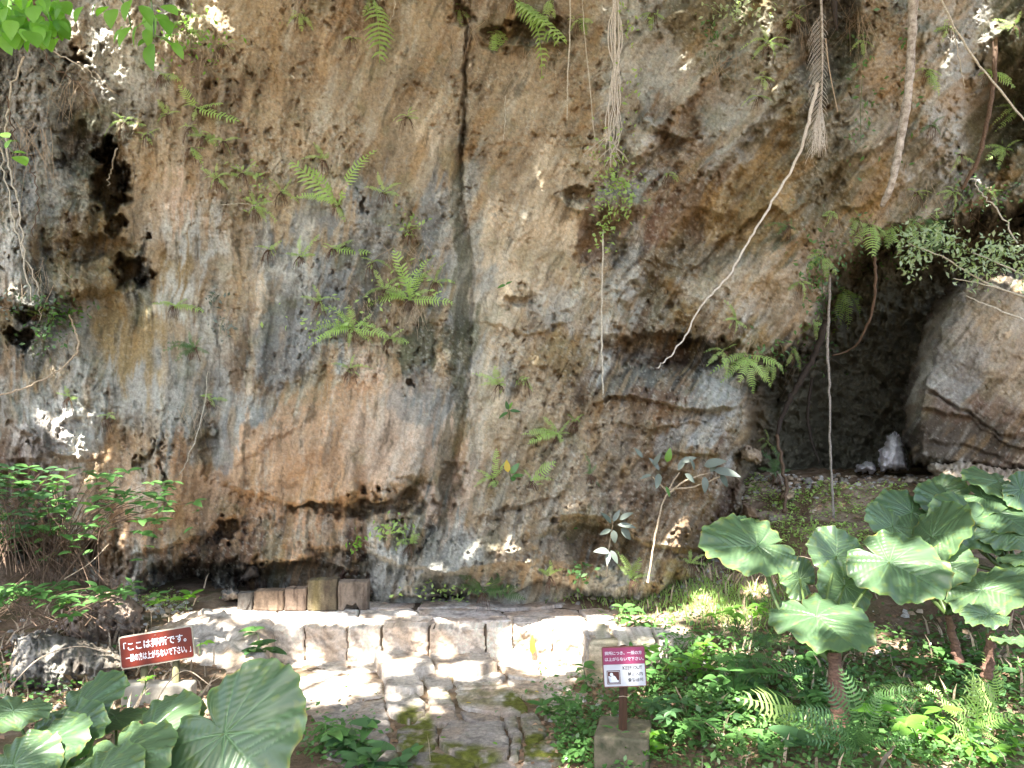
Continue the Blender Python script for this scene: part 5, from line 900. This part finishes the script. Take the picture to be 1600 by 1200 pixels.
for _ in range(330):
    g = onground(random.uniform(0, 1600), random.uniform(1000, 1190))
    if g.x > .8 or g.x < -1.8: holes.append((g + Vector((0, 0, .2)), random.uniform(.02, .055)))
SHADED = [P(1101, 606, 7.25), P(734, 867, 7.3), P(797, 856, 7.3), P(687, 887, 7.4), P(1010, 790, 7.0), P(780, 855, 7.2)]
def crosses(p, r):
    for q in SHADED:
        w = q - p; k = w.dot(SUN)
        if (w - SUN * k).length < r + .16 and (q - p).length > .12: return True
    return False
holes = [(p, r) for p, r in holes if not crosses(p, r)]
NL = 105000
tgt = np.stack([rng.uniform(-8.5, 8.5, NL), np.zeros(NL), np.zeros(NL)], -1); wallsel = rng.random(NL) < .5
tgt[:, 1] = np.where(wallsel, 8.0, rng.uniform(2.5, 8.5, NL)); tgt[:, 2] = np.where(wallsel, rng.uniform(0, 8.0, NL), rng.uniform(0, .5, NL))
S = np.array(SUN); hz = rng.uniform(8.6, 12.5, NL); L = tgt + S * ((hz - tgt[:, 2]) / S[2])[:, None]
ok = np.ones(NL, bool)
for p, r in holes:
    q = L - np.array(p); t = q @ S; dist = np.linalg.norm(q - t[:, None] * S, axis=1); ok &= dist > (r * .95 + .05)
# thin the crown a little overall with soft gaps so the light is not even
ok &= ~((fbm(L[:, 0] * 1.3, L[:, 1] * 1.3, 3, 901) > .5))
L = L[ok]; n = len(L)
d = rng.normal(size=(n, 3)); d[:, 2] *= .35; d /= np.linalg.norm(d, axis=1)[:, None]; nn = S + rng.normal(size=(n, 3)) * .45; x = np.cross(d, nn); x /= np.linalg.norm(x, axis=1)[:, None]
sz = rng.uniform(.14, .25, n)[:, None]
V = np.stack([L - d * sz * .5, L + x * sz * .27, L + d * sz * .5, L - x * sz * .27], 1).reshape(-1, 3)
put('crown', rel(mesh('crown', V, np.arange(4 * n).reshape(-1, 4), 'canopy'), TREE), TREE)['kind'] = 'stuff'

# ------------------------------------------------------------------ elephant ear plants
def taro_mesh(name, seed, nr=40, na=130, wave=.03, cup=.06):
    rnd = random.Random(seed); V = []; T = []
    ph = [rnd.uniform(0, 6.28) for _ in range(4)]
    for i in range(nr + 1):
        r = i / nr
        for j in range(na + 1):
            th = -math.pi + 2 * math.pi * j / na       # 0 = tip direction (+Y)
            at = abs(th) / math.pi
            # heart outline: tip at th=0, two lobes with a notch at th=pi
            Rr = .62 * (1 + .42 * max(0, math.cos(th)) ** 3 - .04 * math.cos(2 * th)) * (.84 + .16 * math.sin(math.pi * min(1, at * 1.2)))
            notch = 1 - .62 * max(0, 1 - (1 - at) / .09) ** 1.2
            Rr *= notch * (1 + .016 * math.sin(9 * th + ph[0]) + .014 * math.sin(23 * th + ph[1]) + .006 * math.sin(51 * th))
            rr = r * Rr; x = rr * math.sin(th) * 1.06; y = rr * math.cos(th) + .0
            vein = 0
            for y0_, sl_ in ((0, 9), (.0, 1.5), (.06, .9), (.15, .75), (.25, .65), (.35, .6), (0, .25), (0, -.35), (0, -1.2)):
                X_ = abs(x); dv_ = X_ if sl_ == 9 else abs(y - (y0_ + sl_ * X_ * (1 - .5 * X_))) / (1 + sl_ * sl_) ** .5
                if sl_ == 9 and y < 0: continue
                vein = max(vein, math.exp(-(dv_ / .009) ** 2) * (1 if X_ > .005 or sl_ == 9 else 0))
            fan = .5 + .5 * math.cos((y - .7 * abs(x)) * 85)
            z = -cup * (rr ** 2) * 1.2 + .10 * abs(x) * (1 - r * .5) + wave * r ** 3 * math.sin(7 * th + ph[2]) + .028 * r ** 4 * math.sin(17 * th + ph[3]) - .016 * vein * (r > .02) + .006 * fan * min(1, r * 3)
            V.append((x, y, z)); b = 1 + .9 * vein * (1 - .5 * r) + .12 * (fan - .5); e = 1 + .35 * max(0, (r - .93) / .07)
            sp = (perlin(np.array([x * 9 + seed * 5.]), np.array([y * 9.]), 5)[0] > .42) * r; ed = max(0, (r - .955) / .045) * (rnd.random() < .8); br = perlin(np.array([th * 3 + seed]), np.array([seed * 3.3]), 9)[0] > .35; T.append((b * e * (1 + .5 * sp + (1.3 if br else .15) * ed), b * e * (1 + .25 * sp + (.2 if br else .12) * ed), b * .95 * (1 - .2 * sp)))
    Q = [(i * (na + 1) + j, i * (na + 1) + j + 1, (i + 1) * (na + 1) + j + 1, (i + 1) * (na + 1) + j) for i in range(nr) for j in range(na)]
    return mesh(name, V, Q, 'taro', True, np.array(T))
TM = [taro_mesh('leaf', 1), taro_mesh('leaf', 2, wave=.042, cup=.11), taro_mesh('leaf', 3, wave=.025, cup=.03)]
def taro(label, crown, trunk, leaves, rad=.045, group='elephant ear plants'):
    """leaves: (attach u, v, Y, tip u, v, Y, side width px, normal, mesh)"""
    base = P(*(trunk[-1] if trunk else crown)); r = empty('elephant_ear_plant', base, label, 'plant', group); cw = P(*crown)
    if trunk: put('trunk', rel(Bag().add(*tube([P(*t) for t in trunk], [rad * .8, rad, rad * 1.05, rad * 1.2], 10, .004, 3, 8)).mesh('trunk', 'tarotrunk'), r), r)
    for (u, v, y, u2, v2, y2, wpx, nrm, k) in leaves:
        a = P(u, v, y); b = P(u2, v2, y2); d = b - a; Ls = d.length / .88; wd = wpx / F * y / 1.32
        lf = put('leaf', TM[k], r, Matrix.Translation(-base) @ frame(a, d, nrm, Ls, wd)); m = (a + cw) / 2 + Vector((0, .05, -.03 if a.z < cw.z else .02))
        m = cw.lerp(a, .5) + Vector((0, 0, -.04)) + (a - cw).cross(Vector((0, 1, 0))) * .12
        lw = put('leaf_stalk', rel(Bag().add(*tube([cw, m, a - Vector(nrm).normalized() * .006], [.02, .012, .007], 7, 0, 1, 7)).mesh('leaf_stalk', 'stalk'), r), r)
up = (0, -.35, 1)
taro('tall elephant ear plant with a ringed brown trunk right of the magenta sign', (1306, 1040, 4.65), [(1304, 1020, 4.65), (1308, 1080, 4.6), (1312, 1110, 4.58), (1308, 1150, 4.55), (1298, 1215, 4.5)], [
    (1184, 852, 5.0, 1084, 856, 4.8, 124, (-.1, -.75, .9), 0), (1307, 870, 5.2, 1308, 815, 5.35, 92, (0, -1, .15), 2), (1276, 962, 4.75, 1352, 1020, 4.35, 150, (.05, -.6, 1), 1), (1390, 878, 5.0, 1500, 932, 4.7, 150, (-.1, -.6, .9), 0),
    (1320, 915, 5.1, 1290, 960, 5.0, 90, (.3, -.9, .5), 2), (1250, 905, 5.4, 1215, 880, 5.4, 70, (0, -1, .6), 2), (1180, 832, 5.6, 1140, 812, 5.6, 60, (0, -.6, 1), 2)], .05)
taro('elephant ear plant at the right edge with stalks spreading from a dark base', (1480, 960, 5.3), [(1482, 960, 5.3), (1490, 1000, 5.25), (1500, 1040, 5.2)], [
    (1455, 838, 5.8, 1530, 820, 5.5, 150, (0, -.8, .8), 0), (1395, 822, 6.0, 1360, 830, 5.8, 90, (0, -.9, .7), 2), (1535, 920, 5.2, 1625, 935, 4.9, 140, (0, -.7, 1), 1), (1470, 880, 5.5, 1530, 905, 5.3, 110, (0, -.8, .8), 0), (1580, 900, 5.4, 1630, 920, 5.2, 120, (0, -.8, .8), 2), (1500, 915, 5.5, 1480, 950, 5.3, 80, (0, -.9, .4), 2)], .028)
taro('elephant ear plant further up the slope at the right edge', (1590, 900, 5.9), [(1590, 900, 5.9), (1580, 930, 5.8), (1570, 960, 5.7)], [
    (1560, 800, 6.1, 1620, 835, 5.8, 130, (0, -.7, .9), 0), (1560, 752, 6.4, 1530, 762, 6.2, 100, (0, -.5, 1), 1), (1490, 790, 6.4, 1440, 800, 6.2, 110, (0, -.7, .9), 2), (1600, 870, 5.6, 1640, 880, 5.4, 90, (0, -.7, 1), 0), (1470, 765, 6.6, 1520, 780, 6.4, 70, (0, -.9, .6), 2), (1595, 765, 6.2, 1640, 790, 6.1, 90, (0, -.8, .8), 0), (1425, 800, 6.3, 1375, 818, 6.1, 100, (-.2, -.8, .7), 0), (1520, 812, 6.0, 1470, 838, 5.8, 120, (0, -.8, .8), 1), (1575, 830, 5.9, 1620, 862, 5.7, 120, (.1, -.8, .8), 0), (1535, 775, 6.3, 1590, 790, 6.1, 120, (0, -.7, .9), 2)], .035)
taro('young pale elephant ear plant at the right edge below the big leaves', (1548, 990, 4.7), [(1548, 985, 4.7), (1546, 1030, 4.7), (1540, 1060, 4.7)], [(1545, 960, 4.7, 1500, 965, 4.6, 50, (0, -.6, 1), 1), (1580, 1000, 4.5, 1620, 1010, 4.3, 60, (0, -.6, 1), 2)], .03)
taro('elephant ear plant in the bottom left corner with one huge leaf beside the sign', (230, 1330, 3.7), [(230, 1330, 3.7), (230, 1400, 3.7)], [
    (350, 1146, 3.75, 440, 1245, 3.5, 258, (.12, -.9, .45), 0), (235, 1140, 3.95, 290, 1170, 3.75, 150, (.1, -.7, .8), 1), (120, 1105, 4.15, 180, 1110, 4.0, 150, (0, -.55, 1), 2), (60, 1170, 3.7, 80, 1225, 3.45, 150, (0, -.7, .9), 0), (190, 1175, 3.65, 230, 1225, 3.4, 150, (.1, -.6, 1), 1), (20, 1110, 3.9, -30, 1150, 3.7, 120, (0, -.6, 1), 2), (270, 1108, 4.2, 320, 1120, 4.1, 70, (0, -.6, 1), 1), (95, 1150, 3.9, 150, 1175, 3.7, 130, (.1, -.7, .8), 2), (20, 1195, 3.55, 70, 1240, 3.4, 130, (0, -.6, 1), 0), (250, 1190, 3.75, 215, 1235, 3.6, 120, (-.1, -.7, .8), 1), (150, 1215, 3.5, 190, 1260, 3.3, 140, (0, -.6, 1), 2), (180, 1120, 4.25, 150, 1150, 4.1, 110, (-.2, -.7, .8), 0)], .06)
# big leaf lobe reaching up above the huge leaf
# ------------------------------------------------------------------ undergrowth
def shrub(u, v, label, kind, n, su, h, L, group='undergrowth right of the path', Y=None, nm='shrub', cat='shrub', whorl=5, spread=3, stem='stalk'):
    g = onground(u, v) if Y is None else P(u, v, Y); r = empty(nm, g, label, cat, group); s = g.y / F
    for k in range(max(1, n // whorl)):
        tp = g + Vector((random.gauss(0, su) * s, random.gauss(0, su * .6) * s, random.uniform(.35, 1) * h * s)); mid = g.lerp(tp, .5) + Vector((random.gauss(0, 3) * s, 0, .2 * h * s))
        put('stem', rel(Bag().add(*tube([g + Vector((random.gauss(0, spread) * s, random.gauss(0, spread * .5) * s, -.05)), mid, tp], [.004, .003, .002], 4, 0, k, 3)).mesh('stem', stem), r), r)
        for j in range(whorl):
            an = 2 * math.pi * (j + random.random() * .6) / whorl; d = Vector((math.cos(an), math.sin(an) - .25, random.uniform(-.25, .45)))
            a = tp + Vector((0, 0, -random.uniform(0, .25) * h * s)) if j % 2 else tp
            add_leaf(r, a, a + d.normalized() * L * s * random.uniform(.7, 1.2), Vector((random.gauss(0, .3), -.3, 1)), kind)
    return r
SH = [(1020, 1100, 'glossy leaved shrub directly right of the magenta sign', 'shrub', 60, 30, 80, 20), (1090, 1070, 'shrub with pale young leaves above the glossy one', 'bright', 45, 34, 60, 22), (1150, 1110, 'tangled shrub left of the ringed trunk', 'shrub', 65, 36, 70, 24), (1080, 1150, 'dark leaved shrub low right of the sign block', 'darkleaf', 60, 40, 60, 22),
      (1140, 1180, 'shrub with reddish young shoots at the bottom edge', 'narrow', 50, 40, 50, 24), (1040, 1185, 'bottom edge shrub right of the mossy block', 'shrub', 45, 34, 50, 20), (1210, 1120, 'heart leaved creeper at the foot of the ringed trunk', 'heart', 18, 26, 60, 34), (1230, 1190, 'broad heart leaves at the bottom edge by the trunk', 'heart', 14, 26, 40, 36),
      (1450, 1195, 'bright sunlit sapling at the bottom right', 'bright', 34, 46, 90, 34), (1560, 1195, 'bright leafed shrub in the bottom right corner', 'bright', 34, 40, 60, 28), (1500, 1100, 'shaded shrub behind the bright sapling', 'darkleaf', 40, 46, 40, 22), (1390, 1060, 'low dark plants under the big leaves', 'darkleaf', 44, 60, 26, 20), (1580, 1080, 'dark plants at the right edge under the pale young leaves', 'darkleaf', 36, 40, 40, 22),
      (985, 1000, 'leafy vine growing over the wall above the magenta sign', 'shrub', 34, 22, 46, 18), (1060, 1030, 'narrow leaved shrub on the wall right of the magenta sign', 'narrow', 40, 34, 40, 22), (915, 1080, 'thin plant before the standing wall block', 'shrub', 14, 8, 60, 20), (870, 1130, 'star leaved seedling beside the path', 'shrub', 20, 14, 26, 26), (1150, 990, 'pale shrub on the sunlit bank', 'bright', 40, 36, 40, 18), (1010, 1015, 'broad leaved sprig above the sign corner', 'heart', 8, 14, 20, 18)]
SH += [(965, 1196, 'star leaved seedling in front of the mossy sign block', 'narrow', 20, 12, 50, 26), (1015, 1200, 'leafy seedling at the right front corner of the mossy sign block', 'bright', 20, 12, 44, 24), (920, 1192, 'clover like plant left of the mossy sign block', 'shrub', 34, 24, 24, 18), (1330, 1130, 'shrub with small leaves right of the ringed trunk', 'shrub', 40, 34, 40, 20), (1490, 1040, 'low shrub under the stalks of the right edge plant', 'shrub', 40, 40, 30, 20), (1420, 1150, 'leafy shrub left of the bright sunlit sapling', 'shrub', 44, 34, 50, 24), (1240, 1060, 'shrub in the shade left of the ringed trunk top', 'shrub', 44, 34, 40, 22)]
for (u, v, lb, kd, n, su, h, L) in SH: shrub(u, v, lb, kd, n, su, h, L)
SHL = [(560, 1195, 'dark glossy ground plant left of the mossy path', 'heart', 60, 38, 50, 26), (500, 1180, 'upright narrow leaved plant beside the huge leaf', 'narrow', 30, 20, 50, 26), (620, 1210, 'glossy plant edging the mossy stone', 'heart', 30, 24, 26, 22)]
for (u, v, lb, kd, n, su, h, L) in SHL: shrub(u, v, lb, kd, n, su, h, L, 'plants left of the path')
shrub(400, 1040, 'dark ivy clump growing on the platform front', 'heart', 22, 16, 60, 20, 'plants left of the path', Y=6.75); shrub(290, 945, 'pale leaved seedling at the left end of the platform', 'bright', 16, 22, 14, 20, 'plants left of the path', Y=7.5)
shrub(225, 1075, 'small sprig in front of the red brown sign posts', 'bright', 6, 6, 20, 14, 'plants left of the path', Y=5.3, whorl=3); shrub(318, 1010, 'sprig touching the right edge of the red brown board', 'bright', 5, 6, 14, 14, 'plants left of the path', Y=5.4, whorl=3)
# shrub on the left
for (u, v, lb, kd, n, su, h, L, Y) in [(90, 900, 'leafy shrub at the left edge under the cliff', 'shrub', 380, 80, 170, 22, 6.2), (10, 880, 'darker shrub half outside the left edge', 'darkleaf', 150, 44, 150, 22, 5.9), (110, 975, 'low branches of leaves over the left rocks', 'shrub', 120, 70, 60, 21, 6.0), (30, 960, 'bright low plants in the left corner', 'shrub', 100, 60, 50, 20, 5.8)]:
    shrub(u, v, lb, kd, n, su, h, L, 'shrubs at the left edge', Y=Y, spread=40, stem='rootbrown')
# ferns in the undergrowth
for i, (u, v, n, L, a0, a1, lb) in enumerate([(1270, 1060, 7, 60, 200, 340, 'dark fern behind the ringed trunk'), (1250, 1130, 8, 64, 170, 330, 'fern left of the ringed trunk'), (1350, 1120, 8, 60, 200, 380, 'fern right of the ringed trunk'), (1420, 1090, 6, 50, 200, 340, 'fern under the spreading stalks'), (1340, 1190, 8, 60, 20, 170, 'fern at the bottom edge right of the trunk'),
                                        (1520, 1160, 7, 56, 20, 340, 'fern between the two bright saplings'), (1200, 1010, 6, 46, 200, 340, 'fern under the lowest big leaf'), (1560, 1120, 6, 50, 100, 250, 'fern at the right edge in the shade'), (1170, 1050, 6, 40, 180, 360, 'fern in front of the sunlit bank')]):
    g = onground(u, v); g.z += .12; fern(u, v - 20, spray(n, L, a0, a1), lb, mats=FD if i % 2 == 0 else FR, Y=g.y - .1, hair=False, group='ferns in the undergrowth')

# ------------------------------------------------------------------ stuff: grass, ground cover, leaf litter, stones
def scatter(name, regions, size, mat, label, up=0., kind='leaf', lift=(.0, .04)):
    V = []; Q = []; n = 0
    for (u0, v0, ru, rv, cnt) in regions:
        for _ in range(cnt):
            u = random.gauss(u0, ru * .5); v = min(1230, random.gauss(v0, rv * .5))
            if v < 740: continue
            if 600 < u < 835 + (v - 1060) * .3 and v > 1000 and mat != 'litter' and random.random() < .96: continue
            g = onground_fast(u, v)
            if g is None: continue
            g = g + Vector((0, 0, random.uniform(*lift))); L = size * random.uniform(.5, 1.4)
            if kind == 'blade':
                d = Vector((random.gauss(0, .35), random.gauss(0, .35), 1)).normalized(); x = Vector((random.gauss(0, 1), random.gauss(0, .4), 0)).normalized()
                V += [g - x * L * .05, g + x * L * .05, g + d * L * .6 + x * L * .035, g + d * L * .95 + Vector((d.x, d.y, -.15)) * L * .4, g + d * L * .6 - x * L * .035]; Q.append((n, n + 1, n + 2, n + 3, n + 4)); n += 5
            else:
                d = Vector((random.gauss(0, 1), random.gauss(0, 1), random.gauss(up, .35))).normalized(); nn = Vector((random.gauss(0, .35), -.2 + random.gauss(0, .35), 1)); x = d.cross(nn).normalized(); z = x.cross(d)
                V += [g, g + d * L * .5 + x * L * .3 + z * L * .06, g + d * L - z * L * .1, g + d * L * .5 - x * L * .3 + z * L * .06, ]; Q.append((n, n + 1, n + 2, n + 3)); n += 4
    me = mesh(name, [tuple(v) for v in V], Q if kind == 'blade' else np.array(Q), mat); o = put(name, me); return tag(o, label, None, kind='stuff')
# quick lookup table of ground hits
_gu = np.arange(-100, 1701, 25.); _gv = np.arange(735, 1236, 5.); _U, _V = np.meshgrid(_gu, _gv); _hit = np.full(_U.shape, np.nan)
for yy in np.linspace(3.0, 10.5, 200):
    xx = xk(_U, _V) * yy; zz = CAM.z + tanv(_V) * yy
    m = np.isnan(_hit); m2 = m & (zz <= ground_z(xx, yy + 0 * xx)); _hit[m2] = yy
def onground_fast(u, v):
    i = int(round((min(max(u, -100), 1700) + 100) / 25)); j = int(round((min(max(v, 735), 1235) - 735) / 5)); y = _hit[min(j, _hit.shape[0] - 1), i]
    if np.isnan(y): return None
    y += random.uniform(-.12, .12); x = float(xk(u, v)) * y; return Vector((x, y, gz_fast(x, y)))
def gz_fast(x, y):
    i = np.searchsorted(gx, x) - 1; j = np.searchsorted(gy, y) - 1; fx = (x - gx[i]) / (gx[i + 1] - gx[i]); fy = (y - gy[j]) / (gy[j + 1] - gy[j])
    return float((GZ[j, i] * (1 - fx) + GZ[j, i + 1] * fx) * (1 - fy) + (GZ[j + 1, i] * (1 - fx) + GZ[j + 1, i + 1] * fx) * fy)
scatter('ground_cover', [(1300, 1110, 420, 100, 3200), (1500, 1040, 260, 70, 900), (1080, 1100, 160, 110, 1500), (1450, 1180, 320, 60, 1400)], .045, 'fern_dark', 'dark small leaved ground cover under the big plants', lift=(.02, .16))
scatter('ground_cover', [(1300, 1120, 500, 120, 2200), (1060, 1080, 160, 120, 1400), (900, 1170, 60, 50, 700), (880, 1130, 50, 40, 300), (60, 1090, 160, 60, 500), (520, 1170, 80, 40, 300)], .04, 'shrub', 'green leafy ground cover in the undergrowth', lift=(.03, .14))
scatter('weeds', [(1240, 835, 70, 20, 420), (1330, 840, 60, 20, 300), (1170, 765, 50, 20, 420), (1230, 790, 40, 12, 380), (1330, 800, 60, 14, 300), (1180, 850, 60, 40, 240), (1290, 770, 40, 10, 260), (1380, 775, 60, 10, 200), (860, 925, 160, 14, 260), (1000, 925, 120, 20, 300), (250, 940, 50, 16, 200), (1180, 720, 40, 20, 160)], .035, 'fern', 'small weeds on the bank before the cave', lift=(.0, .07))
scatter('grass', [(1080, 930, 120, 40, 800), (1150, 950, 110, 40, 900), (980, 940, 60, 24, 260), (860, 935, 90, 10, 100), (1250, 860, 120, 50, 160)], .075, 'grass', 'thin sunlit grass on the bank beyond the platform', kind='blade')
def pebbles(regions, size, label):
    V = []; Q = []; n = 0; T = []
    for (u0, v0, ru, rv, cnt) in regions:
        for _ in range(cnt):
            v = random.gauss(v0, rv * .5)
            if v < 742: continue
            g = onground_fast(random.gauss(u0, ru * .5), min(v, 1230))
            if g is None: continue
            L = size * random.uniform(.3, 1) ** 1.6 * 1.6; c = np.array(PAL[random.choice('DGCHG')]); c = lin(c)
            dirs = [(1, 0, 0), (.4, .9, 0), (-.7, .7, 0), (-.9, -.5, 0), (.2, -1, 0), (.5, .3, .8), (-.5, .2, .7), (0, -.5, .85)]
            a0 = random.uniform(0, 6.28); ca, sa = math.cos(a0), math.sin(a0)
            for (x, y, z) in dirs: k = L * random.uniform(.7, 1.2) * .5; V.append((g.x + (x * ca - y * sa) * k, g.y + (x * sa + y * ca) * k, g.z + z * k * .8 - .003)); T.append(c)
            for f in [(0, 1, 5), (1, 2, 6), (1, 6, 5), (2, 3, 6), (3, 4, 7), (3, 7, 6), (4, 0, 7), (0, 5, 7), (5, 6, 7)]: Q.append(tuple(i + n for i in f))
            n += 8
    tag(put('pebbles', mesh('pebbles', V, np.array(Q), 'stone', False, np.array(T))), label, kind='stuff')
pebbles([(1200, 760, 90, 24, 260), (1340, 752, 160, 10, 200), (1100, 900, 160, 60, 240), (100, 1050, 200, 90, 420), (880, 925, 160, 16, 160), (1400, 1060, 400, 120, 300), (250, 950, 60, 20, 120), (900, 1110, 60, 40, 80)], .06, 'pale pebbles and rubble over the soil')
scatter('leaf_litter', [(120, 1060, 260, 100, 2600), (1350, 1080, 500, 160, 3600), (1100, 900, 300, 80, 700), (960, 1120, 120, 90, 700), (880, 1180, 60, 60, 300), (600, 1150, 60, 60, 120), (1300, 790, 260, 50, 700), (965, 1148, 40, 14, 60), (250, 1030, 160, 80, 500)], .045, 'litter', 'brown fallen leaves over the soil', lift=(.0, .02))
scatter('twigs', [(100, 1040, 240, 100, 260), (1350, 1080, 500, 140, 300), (1120, 920, 240, 60, 120)], .16, 'straw', 'dry twigs scattered on the soil', kind='blade', up=0)
for i, (u, v) in enumerate([(688, 1152), (770, 1160), (690, 1120), (728, 1098), (835, 1080)]):
    g = PZ(u, v, .13); o = put('fallen_leaf', random.choice(LF['yellow' if i > 2 else 'oval']), None, frame(g, (random.gauss(0, 1), random.gauss(0, 1), 0), (0, 0, 1), .04)); tag(o, ['pale fallen leaf on the dark path stone', 'green fallen leaf at the edge of the dark path stone', 'fallen leaf in a joint of the path', 'yellow fallen leaf higher on the path', 'yellow fallen leaf beside the green mossy stone'][i], 'leaf')
o = put('yellow_leaf_patch', random.choice(LF['yellow']), None, frame(P(832, 1022, YF - .03), (0, 0, 1), (0, -1, .1), .17, .13)); tag(o, 'single large yellow leaf against the sunlit platform front', 'leaf')
for i, q in enumerate([[(232, 1120, 5.1), (262, 1068, 5.1), (292, 1048, 5.1), (330, 1072, 5.1)], [(10, 1080, 5.3), (60, 1030, 5.3), (120, 1010, 5.4), (170, 1020, 5.4)], [(100, 905, 6), (140, 880, 6.1), (170, 850, 6.2)], [(1190, 900, 6), (1240, 870, 6), (1290, 880, 6)]]):
    root('dry_stem', q, [.004, .004, .003], 'straw', ['bent dry stem arching over the concrete base of the red brown sign', 'dry arching stem over the left rubble', 'bare branch of the left edge shrub', 'dry stem behind the tall elephant ear plant'][i], 'stem', wall=False)
